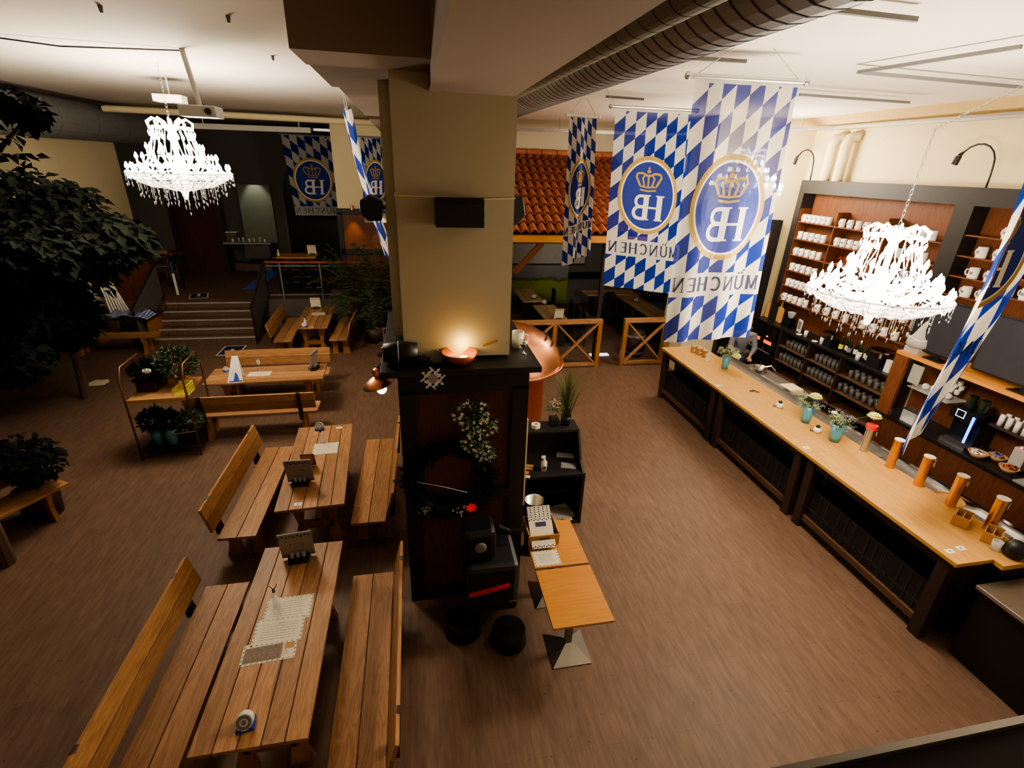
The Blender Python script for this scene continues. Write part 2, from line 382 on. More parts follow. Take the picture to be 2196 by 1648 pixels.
# pillar base cabinet
P0 = thing('pillar_cabinet', 'dark timber framed cladding cabinet around the foot of the cream pillar', 'cabinet', (0,0,0))
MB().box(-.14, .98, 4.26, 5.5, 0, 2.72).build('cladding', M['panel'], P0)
f = MB()
for x0, x1 in ((-.2, -.04), (.86, 1.02)): f.box(x0, x1, 4.2, 4.27, 0, 2.6)
f.box(-.2, 1.02, 4.2, 4.27, 2.55, 2.76); f.box(-.04, .86, 4.2, 4.27, 1.32, 1.42); f.box(-.04, .86, 4.2, 4.27, 0, .14)
f.box(-.2, -.14, 4.27, 5.5, 0, 2.76); f.box(.98, 1.02, 4.27, 5.5, 2.5, 2.76); f.box(.96, 1.04, 5.3, 5.55, 0, 2.6)
f.build('frame', M['dark'], P0, bevel=.004)
MB().box(-.34, 1.1, 4.06, 6.0, 2.78, 2.84).build('top_board', M['black'], P0, bevel=.006)
# stairs
st = struct(MB().box(-7.0, -4.3, 14.35, 14.95, 0, .32), 'floor_steps', M['darkbrown'])
st2 = MB()
nos = MB()
for k in range(5):
    y0 = 13.5+.29*k; z1 = .16*(k+1); st2.box(-6.8+.03*k, -4.2-.03*k, y0, 14.98, z1-.16, z1-.012)
    nos.box(-6.8+.03*k, -4.2-.03*k, y0-.015, y0+.04, z1-.03, z1)
bpy.data.objects.remove(st)
st = struct(st2, 'floor_steps', M['floor']); nos.build('step_edge', M['greylite'], parent=st)
# stair side panels with rails
for sx, lb in ((-6.85, 'dark slatted stair railing panel left of the steps'), (-4.15, 'dark slatted stair railing panel right of the steps beside the benches')):
    t = thing('stair_railing', lb, 'railing', (sx, 0, 0))
    q = MB(); q.prism([(13.3, .12), (14.95, .95), (14.95, 1.75), (13.3, .95)], 'x', -.02, .02); q.build('panel', M['slate'], t)
    q = MB(); q.bar((0, 13.25, 1.0), (0, 14.95, 1.82), .05, .05); q.bar((0, 14.95, 1.82), (0, 16.4, 1.82), .05, .05)
    q.build('handrail', M['darkbrown'], t)
    q = MB(); pass
    for y_, z_ in ((13.3, 0), (14.95, .8), (16.35, .8)): MB().bar((0, y_, z_), (0, y_, z_+1.0), .04, .04).build('post', M['dark'], t)
# platform railing
t = thing('platform_railing', 'red topped steel railing along the raised floor edge behind the far table', 'railing', (0, 14.99, .8))
q = MB(); q.box(-4.1, -1.3, -.06, .06, 1.02, 1.07); q.build('handrail', M['copperd'], t)
for x in (-3.74, -2.67, -1.6):
    MB().cyl((x, 0, 0), (x, 0, 1.02), .025).build('post', M['grey'], t)
q = MB(); q.box(-4.1, -1.3, -.01, .01, .1, .13); q.box(-4.1, -1.3, -.01, .01, .92, .95); q.build('rail', M['grey'], t)
struct(MB().box(-4.15, -1.3, 14.9, 14.96, 0, .8), 'wall_platform', M['slate'])
# ------------------------------------------------------------------ floor arrows
def arrow_sign(name, label, c, z, w, d, flip, turn=0.0):
    t = thing(name, label, 'floor sign', (c[0], c[1], z))
    t.rotation_euler = (0, 0, turn)
    MB().box(-w/2, w/2, -d/2, d/2, 0, .003).build('border', M['white'], t)
    MB().box(-w/2+.035, w/2-.035, -d/2+.035, d/2-.035, .003, .005).build('field', M['navy'], t)
    s_ = -1 if flip else 1
    a = MB(); a.box(-.035, .035, min(-.22*s_, .1*s_), max(-.22*s_, .1*s_), .005, .007)
    a.add([(-.16, .04*s_, .005), (0, .22*s_, .005), (.16, .04*s_, .005), (.16, -.04*s_, .005), (0, .12*s_, .005), (-.16, -.04*s_, .005)], [(0,1,4,5), (1,2,3,4)])
    a.build('arrow', M['white'], t)
arrow_sign('floor_sign', 'blue floor sign with white arrow pointing to the steps', (-4.66, 12.9), 0, .52, .72, False)
arrow_sign('floor_sign', 'blue floor sign with white arrow on the landing above the steps', (-6.15, 15.45), .8, .48, .62, True, .3)

# ------------------------------------------------------------------ beer tables and benches
def make_table(label, L=2.04, Wd=.78, H_=.75, group='plank beer tables'):
    t = thing('beer_table', label, 'table', (0,0,0), 0, group)
    n = 5; g = .008; pw = (Wd-g*(n-1))/n; top = MB()
    for i in range(n):
        x = -Wd/2+i*(pw+g); top.box(x, x+pw, -L/2, L/2, H_-.035, H_)
    top.build('tabletop', M['pine'], t, bevel=.002)
    for sy in (-1, 1):
        y = sy*(L/2-.32); lg = MB()
        lg.prism([(-.30, 0), (-.12, 0), (-.16, .30), (-.12, .60), (-.26, .66), (-.30, .66), (-.22, .3)], 'y', y-.03, y+.03)
        lg.prism([(.30, 0), (.12, 0), (.16, .30), (.12, .60), (.26, .66), (.30, .66), (.22, .3)], 'y', y-.03, y+.03)
        lg.box(-.34, .34, y-.035, y+.035, .655, .715); lg.box(-.2, .2, y-.03, y+.03, .22, .32)
        lg.build('trestle_leg', M['pineZ'], t)
    MB().box(-.03, .03, -L/2+.3, L/2-.3, .24, .32).build('stretcher', M['pine'], t)
    return t
def make_bench(label, L=2.04, back=True, group='plank benches with backrests'):
    """seat along local y, backrest on the -x side"""
    t = thing('plank_bench', label, 'bench', (0,0,0), 0, group)
    s_ = MB()
    for i in range(2): s_.box(-.205+i*.212, -.205+i*.212+.204, -L/2, L/2, .415, .45)
    s_.build('seat', M['pine'], t, bevel=.002)
    if back:
        b2 = MB(); Mx = Matrix.Translation((-.2, 0, .45)) @ Matrix.Rotation(-.24, 4, 'Y')
        for k in range(2): b2.box(-.03, 0, -L/2, L/2, .1+k*.165, .1+k*.165+.158, Mx)
        b2.build('backrest', M['pine'], t, bevel=.002)
    for sy in (-1, 1):
        y = sy*(L/2-.25); lg = MB()
        lg.prism([(-.24, 0), (-.06, 0), (-.07, .2), (-.03, .41), (-.24, .41), (-.19, .2)], 'y', y-.025, y+.025)
        lg.prism([(.2, 0), (.06, 0), (.07, .2), (.03, .41), (.2, .41), (.17, .2)], 'y', y-.025, y+.025)
        lg.box(-.24, .19, y-.03, y+.03, .34, .413)
        lg.build('leg', M['pineZ'], t)
        if back:
            u_ = MB(); u_.prism([(-.30, .34), (-.21, .34), (-.30, .86), (-.335, .86)], 'y', y-.03, y+.03); u_.build('back_post', M['darkbrown'], t)
    return t
T = make_table('knotty plank beer table nearest the camera, striped bottle ashtray at its near end')
T.location = (-1.285, 3.42, 0)
dup(T, (-1.40, 6.09, 0), .055, 'plank beer table with framed card and grey menu holder, second row')
dup(T, (-2.83, 9.36, 0), PI/2+.035, 'plank beer table standing crosswise with a white rolled paper sign on it')
t4 = dup(T, (-2.60, 13.27, 0), .03, 'plank beer table at the far end by the steps with a white bottle and menu')
B = make_bench('backed plank bench in the near left corner, backrest toward the flower cart side')
B.location = (-2.05, 3.28, 0)
dup(B, (-2.17, 6.05, 0), -.01, 'backed plank bench left of the second table, cut out notch in its back')
dup(B, (-.58, 3.2, 0), PI, 'backed plank bench right of the nearest table beside the pillar')
dup(B, (-.68, 6.1, 0), PI-.02, 'backed plank bench between second table and the pillar')
dup(B, (-2.83, 8.46, 0), PI/2+.01, 'backed plank bench in front of the crosswise table, seen from behind')
dup(B, (-2.88, 10.15, 0), -PI/2+.02, 'backed plank bench behind the crosswise table, facing the camera')
dup(B, (-3.28, 13.2, 0), 0.04, 'backed plank bench left of the far table beside the stair railing')
dup(B, (-1.92, 13.2, 0), PI-.03, 'backed plank bench right of the far table near the palm')
dup(B, (-5.33, 5.68, 0), -.5, 'plank bench at left edge of the picture beside a dark bush')
bl = make_bench('low reddish plank bench under the cluttered table by the stairs', 1.9, False, None)
bl.location = (-7.25, 13.0, 0); bl.rotation_euler = (0, 0, PI/2)

# small square cafe tables
def cafe(label, loc, rz, group='square cafe tables'):
    t = thing('cafe_table', label, 'table', loc, rz, group)
    MB().box(-.29, .29, -.35, .35, .725, .75).build('tabletop', M['orangeX'], t, bevel=.004)
    MB().box(-.03, .03, -.03, .03, .1, .725).build('column', M['grey'], t)
    b = MB(); b.add([(-.2,-.2,0),(.2,-.2,0),(.2,.2,0),(-.2,.2,0),(-.2,-.2,.012),(.2,-.2,.012),(.2,.2,.012),(-.2,.2,.012),(-.035,-.035,.13),(.035,-.035,.13),(.035,.035,.13),(-.035,.035,.13)],
        [(0,3,2,1),(0,1,5,4),(1,2,6,5),(2,3,7,6),(3,0,4,7),(4,5,9,8),(5,6,10,9),(6,7,11,10),(7,4,8,11),(8,9,10,11)])
    b.build('base', M['metal'], t)
    return t
ct = cafe('empty honey coloured square table with pyramid steel foot, nearer one', (1.355, 3.35, 0), 0)
dup(ct, (1.355, 4.08, 0), 0, 'honey coloured square table carrying the box of menus')
# ------------------------------------------------------------------ menu box, placemat
def diamond_edge(mb_w, x0, x1, y0, y1, z):
    n = max(2, int((x1-x0)/.02)); m_ = max(2, int((y1-y0)/.02))
    for i in range(n):
        for yy in (y0, y1-.014):
            if (i) % 2 == 0: mb_w.quad((x0+i*.02, yy, z), (x0+i*.02+.014, yy+.004, z), (x0+i*.02+.016, yy+.014, z), (x0+i*.02+.002, yy+.010, z))
    for j in range(m_):
        for xx in (x0, x1-.014):
            if j % 2 == 0: mb_w.quad((xx, y0+j*.02, z), (xx+.014, y0+j*.02+.004, z), (xx+.014, y0+j*.02+.018, z), (xx, y0+j*.02+.012, z))
def scribble(mb_, x0, x1, y0, y1, z, rows, seed=1):
    r = random.Random(seed)
    for k in range(rows):
        y = y0+(y1-y0)*(k+.5)/rows; x = x0+r.random()*.02
        while x < x1-.02:
            l = .01+r.random()*.03
            if x+l > x1: break
            mb_.quad((x, y, z), (x+l, y, z), (x+l, y+.004, z), (x, y+.004, z)); x += l+.006
M['brownprint'] = plain('brown illustration print', (.22,.17,.13), .8, var=.8, scale=60)
def placemat(label, loc, rz, w=.42, d=.3, seed=1, group='printed paper placemats'):
    t = thing('placemat', label, 'placemat', loc, rz, group)
    MB().box(-w/2, w/2, -d/2, d/2, 0, .0015).build('sheet', M['paper'], t)
    e = MB(); diamond_edge(e, -w/2+.003, w/2-.003, -d/2+.003, d/2-.003, .0022); e.build('border_print', M['grey'], t)
    s_ = MB(); scribble(s_, -w/2+.05, w/2-.05, -d/2+.04, d/2-.05, .0022, 7, seed)
    s_.build('printing', M['grey'], t); return t
placemat('cream placemat with blue check ends lying before the menu box', (1.22, 3.86, .7502), 0, .28, .22, 3)
placemat('paper placemat lying under an oil bottle on the nearest table', (-1.27, 3.60, .7502), .02, .40, .27, 4)
placemat('paper placemat with brown printed strip on the nearest table, lying half over the bottle one', (-1.30, 3.36, .7522), .03, .40, .27, 5)
t_ = placemat('brown illustrated placemat lowest of the three on the nearest table', (-1.33, 3.16, .7502), .06, .42, .20, 9)
MB().box(-.19, .10, -.08, .06, .0023, .0028).build('picture', M['brownprint'], t_); MB().box(.12, .19, -.0, .06, .0023, .003).build('orange_spot', M['kraft'], t_)
placemat('paper placemat behind the framed card on the second table', (-1.36, 6.42, .7502), .05, .34, .3, 6)
placemat('pair of paper mats in the middle of the crosswise table', (-2.98, 9.36, .7502), .05, .40, .22, 7)
placemat('paper placemat on the far table between bottle and menu', (-2.58, 13.5, .7502), .05, .34, .26, 8)
t = thing('menu_box', 'open pale wooden box filled with upright menu cards', 'box', (1.235, 4.2, .7502))
b = MB()
b.box(-.17, -.158, -.15, .15, 0, .16); b.box(.158, .17, -.15, .15, 0, .16); b.box(-.17, .17, -.162, -.15, 0, .14); b.box(-.17, .17, .15, .162, 0, .16); b.box(-.17, .17, -.16, .16, 0, .01)
b.build('crate', M['kraft'], t)
MB().box(-.06, .06, -.1635, -.162, .09, .11).build('hand_hole', M['black'], t)
c = MB()
for k in range(6): c.box(-.14+.004*k, .12+.004*k, -.003, .0, -.17, .16, Matrix.Translation((0, -.09+.038*k, .13)) @ Matrix.Rotation(-.95+.05*k, 4, 'X'))
c.build('menu_card', M['paper'], t)
c = MB()
for k in range(6):
    Mk = Matrix.Translation((0, -.09+.038*k, .13)) @ Matrix.Rotation(-.95+.05*k, 4, 'X')
    for i in range(11): c.box(-.135+.004*k+i*.024, -.122+.004*k+i*.024, -.0042, -.003, .125+.012*(i % 2), .14+.012*(i % 2), Mk); c.box(-.135+.004*k+i*.024, -.122+.004*k+i*.024, -.0042, -.003, -.165+.01*(i % 2), -.15+.01*(i % 2), Mk)
c.box(-.07, .05, -.0042, -.003, .06, .11, Matrix.Translation((0, -.09, .13)) @ Matrix.Rotation(-.95, 4, 'X'))
c.build('card_border', M['navy'], t)
# menu holders (card, bent foot, cruet tray)
def menu_holder(label, loc, rz, col='greyp', h=.32, group='menu stands on the tables'):
    t = thing('menu_stand', label, 'menu stand', loc, rz, group)
    Mx = Matrix.Rotation(.22, 4, 'X')
    MB().box(-.13, .13, -.006, .006, .02, h, Mx).build('menu_card', M[col], t)
    e = MB()
    for i in range(9): e.box(-.13+i*.029, -.115+i*.029, -.008, .008, h-.05+.012*(i % 2), h-.03+.012*(i % 2), Mx)
    for i in range(9): e.box(-.13+i*.029, -.115+i*.029, -.008, .008, .03, .045, Mx)
    e.build('check_border', M['navy'], t)
    MB().box(-.08, .08, -.09, .03, 0, .05).build('tray', M['black'], t)
    w_ = MB(); w_.tube([(-.05, -.012, .05), (-.05, -.045, .18), (.05, -.045, .18), (.05, -.012, .05)], .003, 5); w_.build('wire_back', M['darkbrown'], t)
    for x in (-.045, 0, .045):
        MB().cyl((x, -.055, .05), (x, -.055, .085), .015, .017, 8).build('shaker', M['glass'], t)
    return t
mh = menu_holder('grey menu card in a black cruet tray at the far end of the nearest table', (-1.30, 4.26, .7501), .1); mh.scale = (1.2, 1.2, 1.2)
dup(mh, (-1.53, 5.62, .7501), 0, 'large grey menu card with folded foot near the middle of second table')
dup(mh, (-2.06, 9.52, .7501), 1.35, 'pair of upright menu cards at right end of crosswise table')
mw = menu_holder('white menu card standing at the far end of the far table', (-2.72, 14.05, .7501), 0, 'paper')
dup(mw, (3.75, 12.5, .7501), .1, 'white menu card on the tile roof side table behind the cross fence')
dup(mw, (7.05, 12.75, .7501), .2, 'white menu card half hidden behind the large flag edge')
dup(mw, (-3.15, 16.75, 1.7501), 0, 'dim menu card on the high table upon the platform')
t = thing('framed_card', 'small wooden framed blank card leaning on second table', 'frame', (-1.50, 6.0, .7501))
Mx = Matrix.Rotation(.35, 4, 'X')
MB().box(-.085, .085, -.006, .002, .01, .24, Mx).build('frame', M['darkbrown'], t)
MB().box(-.07, .07, -.008, -.006, .025, .225, Mx).build('card', M['kraft'], t)
# oil / vinegar bottles
def cruet(label, loc, g='glass'):
    t = thing('cruet_bottle', label, 'bottle', loc, 0)
    MB().lathe([(0,0),(.028,0),(.03,.01),(.03,.09),(.012,.13),(.011,.17),(0,.17)], 14).build('bottle', M[g], t, smooth=True)
    q = MB(); q.cyl((0,0,.17), (0,0,.2), .013); q.tube([(0,0,.2),(.02,0,.22),(.03,.02,.24)], .004); q.tube([(0,0,.2),(-.02,.01,.215),(-.03,0,.24)], .004); q.build('stopper', M['black'], t); return t
cruet('clear oil bottle with black spout on the placemats of nearest table', (-1.38, 3.64, .7522))
cruet('slim bottle with dark spout behind the framed card', (-1.44, 6.6, .7522))
cruet('milky bottle beside ashtray at near end of far table', (-2.74, 12.55, .7502), 'white')
# round ashtray wheels (blue/white)
def ashtray(label, loc, rz=0, s=1.0, col='blue'):
    t = thing('bottle_cap_ashtray', label, 'ashtray', loc, rz, 'round standing number discs'); t.scale = (s, s, s)
    q = MB(); Mx = Matrix.Translation((0, 0, .06)) @ Matrix.Rotation(PI/2-.5, 4, 'X')
    q.lathe([(0,-.03),(.058,-.03),(.058,.03),(0,.03)], 22, M=Mx); q.build('disc', M['white'], t)
    q = MB(); q.lathe([(.03,.031),(.05,.031),(.05,.034),(.03,.034)], 22, M=Mx); q.lathe([(0,.031),(.016,.031),(.016,.034),(0,.034)], 14, M=Mx); q.build('ring_print', M['grey'], t)
    MB().box(-.06, .06, -.05, .05, 0, .035).build('foot', M[col], t)
    return t
ashtray('white ring disc on a blue foot at near end of nearest table', (-1.34, 2.56, .7501), .1)
ashtray('white ring disc on a blue foot at far edge of second table', (-1.53, 7.0, .7501), 0)
ashtray('small disc on blue foot at left end of crosswise table', (-3.62, 9.55, .7501), .8, .8)
ashtray('white disc on blue foot at near edge of far table', (-2.72, 12.33, .7501), 0, .9)
for k, (px, py, lb) in enumerate(((1145, 634, 'pale ring disc on the rearmost dining table'), (1167, 646, 'bright ring disc on the corner between two dining tables'), (1366, 643, 'pale ring disc on the long right dining table'))):
    p = A(px, py+6, 2, .76)
    if k == 2: p = Vector((6.75, 14.2, 0))
    ashtray(lb, (p.x, p.y, .7501), 0, 1.1, 'black')
# table number stickers
def sticker(label, loc, rz=0):
    t = thing('sticker', label, 'sticker', loc, rz)
    MB().box(-.045, .045, -.03, .03, 0, .001).build('label_sheet', M['white'], t)
    MB().box(-.014, .014, -.008, .008, .001, .0014).build('mark', M['grey'], t)
for lb, x, y, z in (('white sticker at far right corner of second table', -1.25, 7.02, .7505), ('white sticker at near edge of second table', -1.49, 5.16, .7505),
    ('white sticker at near edge of far table', -2.55, 12.3, .7505), ('white sticker with small mark at near end of the bar top', 5.17, 2.98, 1.1005),
    ('faint round sticker near the end of the bar top', 5.33, 3.0, 1.1005), ('white sticker at the joint before the nearest bar section', 5.17, 5.0, 1.1005), ('white sticker at the joint after the farthest bar section', 5.15, 7.12, 1.1005)):
    sticker(lb, (x, y, z))
# rolled sign on crosswise table
t = thing('paper_tent', 'tall white folded paper tent with blue drawing on the crosswise table', 'sign', (-3.33, 9.12, .7502), .25)
q = MB(); q.add([(-.13,-.12,0),(.13,-.16,0),(.10,.10,.42),(.0,.12,.42),(-.12,.02,0),(.14,.2,0)], [(0,1,2,3),(4,5,2,3)]); q.build('sheet', M['white'], t)
q = MB(); q.add([(-.02,-.135,.03),(.07,-.14,.04),(.055,-.09,.13),(.02,-.06,.17)], [(0,1,2,3)]); q.add([(-.1,-.135,.015),(.12,-.165,.015),(.12,-.163,.035),(-.1,-.132,.035)], [(0,1,2,3)]); q.build('print', M['blue'], t)
t = thing('wine_glass', 'empty stemmed glass on the crosswise table beside its mats', 'glass', (-3.05, 9.62, .7502))
MB().lathe([(0,0),(.035,0),(.005,.01),(.004,.09),(.03,.11),(.038,.15),(.032,.19)], 14).build('bowl', M['glass'], t, smooth=True)
# floor papers
o = MB().prism([(-.17,-.16),(.16,-.12),(.19,.05),(.1,.2),(-.02,.17),(-.14,.19),(-.2,0)], 'z', 0, .004).build('paper_sheet', M['paper'], loc=(-6.72, 11.05, 0)); tag(o, 'torn white sheet lying on the floor under the big tree', 'paper')
# ------------------------------------------------------------------ bar
secs = [(7.01, 9.14, 'farthest section of the wooden bar, under the large flag'), (4.88, 7.01, 'middle section of the wooden bar with flower vases'), (2.81, 4.88, 'nearest section of the wooden bar, end with stickers')]
for y0, y1, lb in secs:
    t = thing('bar_table', lb, 'bar', (5.06, y0, 0), 0, 'wooden bar sections'); L = y1-y0
    MB().box(0, .44, .002, L-.002, 1.055, 1.1).build('bar_top', M['bartop'], t, bevel=.003)
    for yy in (.06, L-.18):
        q = MB(); q.prism([(.06, 0), (.17, 0), (.13, 1.055), (.02, 1.055)], 'y', yy, yy+.12); q.build('leg', M['darkbrown'], t)
        q = MB(); q.prism([(.36, 0), (.44, 0), (.44, 1.055), (.34, 1.055)], 'y', yy, yy+.12); q.build('leg', M['darkbrown'], t)
    MB().box(.09, .13, .18, L-.18, .12, .2).build('foot_rail', M['shelfdim'], t)
    MB().box(.04, .08, .1, L-.1, .96, 1.05).build('apron', M['darkbrown'], t)
# black crates under the bar
M['crrib'] = plain('lighter black plastic edge', (.022,.022,.024), .5)  # crate ribs slightly lighter than the black shell
cr = thing('bottle_crate', '', 'crate', (0,0,0), 0)
q = MB(); q.box(-.15, .15, -.23, .23, 0, .015); q.box(-.15, -.138, -.23, .23, 0, .30); q.box(.138, .15, -.23, .23, 0, .30); q.box(-.15, .15, -.23, -.218, 0, .3); q.box(-.15, .15, .218, .23, 0, .3)
q.build('shell', M['black'], cr)
q = MB(); q.box(-.156, -.15, -.205, .205, .285, .3); q.box(-.156, -.15, -.205, .205, .0, .015)
for yy in (-.12, 0, .12): q.box(-.156, -.15, yy-.01, yy+.01, .015, .285)
q.build('rib', M['crrib'], cr)
first = True; row_w = ['farthest', 'middle', 'nearest']
for si, (y0, y1, _) in enumerate(secs):
    for k in range(4):
        for lv in range(2):
            loc = (5.34, y0+.40+k*.44, .02+lv*.305)
            lb = 'black bottle crate in the %s row under the %s bar section' % (('lower', 'upper')[lv], row_w[si]); gr = 'black crates, %s row, %s bar section' % (('lower', 'upper')[lv], row_w[si])
            if first: cr.location = loc; cr['label'] = lb; cr['group'] = gr; first = False
            else: dup(cr, loc, 0, lb, gr)
# rear service strip
t = thing('service_counter', 'raised wooden rear strip of the bar carrying vases and taps', 'counter', (5.5, 2.72, 0))
MB().box(.004, .50, 0, 6.45, 1.045, 1.098).build('counter_top', M['bartop'], t, bevel=.003)
q = MB(); q.box(.1, .48, .05, 6.4, 0, 1.04); q.build('body', M['dark'], t)
t = thing('drip_counter', 'steel drip counter with bright raised edge behind the beer taps', 'counter', (6.01, 2.9, 0))
MB().box(0, .42, 0, 5.9, .9, .97).build('steel_top', M['metal'], t)
MB().box(.36, .42, 0, 5.9, .97, 1.03).build('raised_edge', M['chrome'], t)
q = MB()
for k in range(4): q.box(.04, .26, .25+k*.55, .65+k*.55, .97, .99)
q.build('drip_grid', plain('perforated steel', (.4,.4,.4), .4, metal=.8, var=.6, scale=60), t)
MB().box(.02, .40, .05, 5.85, 0, .9).build('body', M['dark'], t)
# taps
tp = thing('beer_tap', '', 'beer tap', (0,0,0), 0)
q = MB(); q.cyl((0,0,0), (0,0,.40), .05, .055, 18); q.build('column', M['brass'], tp, smooth=False)
MB().cyl((0,0,.40), (0,0,.41), .058, .058, 20).build('cap', M['white'], tp)
q = MB(); q.cyl((.05,0,.33), (.13,0,.33), .012); q.cyl((.12,0,.33), (.12,0,.25), .01); q.cyl((.10,0,.34), (.10,0,.39), .008, .012); q.build('spout', M['chrome'], tp)
for k, (y, lb) in enumerate(((3.20, 'brass beer tap column nearest the end of the bar, above the kraft caddies'), (3.62, 'second brass beer tap column from the bar end'), (4.02, 'third brass beer tap column from the bar end'), (4.42, 'brass beer tap column touching the hanging side flag'))):
    if k == 0: tp.location = (5.93, y, 1.0985); tp['label'] = lb; tp['group'] = 'brass beer taps'
    else: dup(tp, (5.93, y, 1.0985), 0, lb, 'brass beer taps')
for o_ in list(C.objects):
    pass
t = thing('beer_tap', 'olive beer tap column capped with a red lid', 'beer tap', (5.93, 4.83, 1.0985))
MB().cyl((0,0,0), (0,0,.34), .05, .052, 16).build('column', M['metal'], t); q = MB(); q.cyl((0,0,.34), (0,0,.40), .07, .07, 18); q.build('lid', M['red'], t)
q = MB(); q.cyl((.05,0,.29), (.13,0,.29), .012); q.cyl((.12,0,.29), (.12,0,.22), .01); q.build('spout', M['chrome'], t)
# vases with flowers
def vase(label, loc, h, r, dahl, seed, lil=True):
    t = thing('flower_vase', label, 'vase', loc); rr = random.Random(seed)
    MB().lathe([(0,0),(r*.72,0),(r*.8,h*.3),(r,h),(r*.93,h),(r*.7,h*.1),(0,h*.08)], 22).build('vase', M['aqua'], t, smooth=True)
    s_ = MB(); g = MB(); l_ = MB(); lf = MB()
    for k in range(70):
        a = rr.random()*2*PI; sp = rr.random()**.6*.19; z = h+.05+rr.random()*.14-sp*.25
        p = Vector((sp*math.cos(a), sp*math.sin(a), z)); s_.tube([(0,0,h*.8), p*.6+Vector((0,0,h*.35)), p], .0018, 4)
        tgt = l_ if (lil and math.cos(a) > .1) else g
        for j in range(9):
            c_ = p+Vector((rr.gauss(0,.016), rr.gauss(0,.016), rr.gauss(0,.014))); tgt.octa(c_, .006, .006)
        if k % 3 == 0: lf.leaf(p*.7+Vector((0,0,h*.25)), (p.x, p.y, .05), (0,0,1), .08, .035)
    s_.build('stems', M['leafmid'], t); g.build('pale_sprigs', M['gyp'], t)['kind'] = 'stuff'; lf.build('leaves', M['leafmid'], t)
    if lil: l_.build('lilac_sprigs', M['lilac'], t)['kind'] = 'stuff'
    for (dx, dy, dz, dr, cm) in dahl:
        c_ = Vector((dx, dy, h+dz)); q = MB()
        for ring, (tilt, L_, n_) in enumerate(((.1, dr, 18), (.5, dr*.92, 16), (.95, dr*.75, 12), (1.3, dr*.5, 8))):
            for k in range(n_):
                a = 2*PI*k/n_+ring*.3; d = Vector((math.cos(a)*math.cos(tilt), math.sin(a)*math.cos(tilt), math.sin(tilt)))
                q.leaf(c_-Vector((0,0,dr*.15)), d, (0,0,1), L_, L_*.5)
        q.sph(c_-Vector((0,0,dr*.12)), dr*.62, 10, 6, (1,1,.7))
        q.build('blossom', M[cm], t); MB().tube([(0,0,h*.8), (dx*.5, dy*.5, h+dz*.6), c_], .003, 5).build('flower_stem', M['leafmid'], t)
vase('slim turquoise vase of pale sprigs at the far end of the bar', (5.74, 7.87, 1.0985), .26, .075, [(.07, -.17, .06, .10, 'dahlia')], 1, False)
vase('turquoise vase with one big pale dahlia leaning forward, middle of bar', (5.72, 5.69, 1.0985), .27, .085, [(-.01, -.06, .19, .10, 'dahlia')], 2)
vase('turquoise vase with stray dahlia reaching right toward the taps', (5.72, 5.12, 1.0985), .27, .09, [(.20, -.28, .26, .095, 'dahlia'), (-.06, .08, .14, .045, 'whitefl'), (-.03, .06, .1, .05, 'dahlia')], 3)
def sugar(label, loc):
    t = thing('pen_bowl', label, 'bowl', loc); MB().lathe([(0,0),(.045,0),(.06,.03),(.05,.07),(.03,.08),(0,.07)], 16).build('bowl', M['white'], t, smooth=True)
    q = MB(); q.sph((0,0,.085), .032, 10, 6); q.build('filling', M['darkglass'], t); MB().tube([(-.05,.02,.0),(-.07,.05,.01),(-.04,.07,.02)], .006).build('clip', M['darkbrown'], t)
sugar('small white and dark bowl on the rear strip of the bar', (5.66, 6.2, 1.0985))
sugar('small black and white dispenser between the two big vases', (5.66, 5.38, 1.0985))
o = MB().tube([(5.56,6.83,1.106),(5.6,6.8,1.115),(5.63,6.86,1.108),(5.66,6.78,1.11),(5.7,6.76,1.106)], .009).build('bottle_opener', M['darkbrown']); tag(o, 'small reddish brown tool lying on the bar before the sink', 'tool')
def caddy(label, loc, rz):
    t = thing('cutlery_caddy', label, 'caddy', loc, rz, 'kraft brown wooden caddies'); b = MB()
    b.box(-.11,-.1,-.07,.07,0,.12); b.box(.1,.11,-.07,.07,0,.12); b.box(-.1,.1,-.07,-.06,0,.1); b.box(-.1,.1,.06,.07,0,.1); b.box(-.11,.11,-.07,.07,0,.008); b.box(-.1,.1,-.005,.005,.008,.1)
    b.build('box', M['kraft'], t)
    return t
caddy('brown wooden caddy between the last two beer taps', (5.74, 3.34, 1.0985), .5)
caddy('brown wooden caddy at the base of the last beer tap', (5.78, 3.06, 1.0985), .5)
for k in range(3):
    t = thing('kraft_packet', 'brown paper packet stacked at the far bar end by the flag', 'packet', (5.62+.05*k, 8.80-.13*k, 1.0985), .3, 'brown packets at the far bar end')
    MB().box(-.06, .06, -.04, .04, 0, .13).build('bag', M['kraft'], t); MB().box(-.05, .05, -.041, -.04, .03, .07).build('label_print', M['white'], t)
def cup(name, label, cat, loc, r, h, mt, group=None, taper=.8):
    o = MB().lathe([(0,.004),(0,0),(r*taper,0),(r,h),(r*.92,h),(r*taper*.9,.006),(0,.006)], 14).build(name, M[mt], loc=loc, smooth=True); return tag(o, label, cat, group)
cup('plastic_cup', 'clear plastic cup in front of the last kraft caddy', 'cup', (5.66, 2.93, 1.0985), .045, .11, 'glass')
t = thing('glass_carafe', 'clear glass carafes crowded beside the first bar vase', 'carafe', (5.62, 8.28, 1.0985))
MB().lathe([(0,0),(.05,0),(.055,.08),(.02,.16),(.03,.22)], 14).build('body', M['glass'], t, smooth=True)
t = thing('coffee_pot', 'round black pot with steel handle at the near bar end', 'pot', (5.74, 2.83, 1.0985), 0)
MB().lathe([(0,0),(.07,0),(.09,.04),(.085,.12),(.05,.17),(0,.18)], 18).build('body', M['black'], t, smooth=True); MB().tube([(.07,0,.14),(.13,0,.13),(.13,0,.05),(.08,0,.04)], .008).build('handle', M['metal'], t)
t = thing('round_tray', 'pale wooden round tray on the drip counter between the taps', 'tray', (6.2, 3.82, .9905))
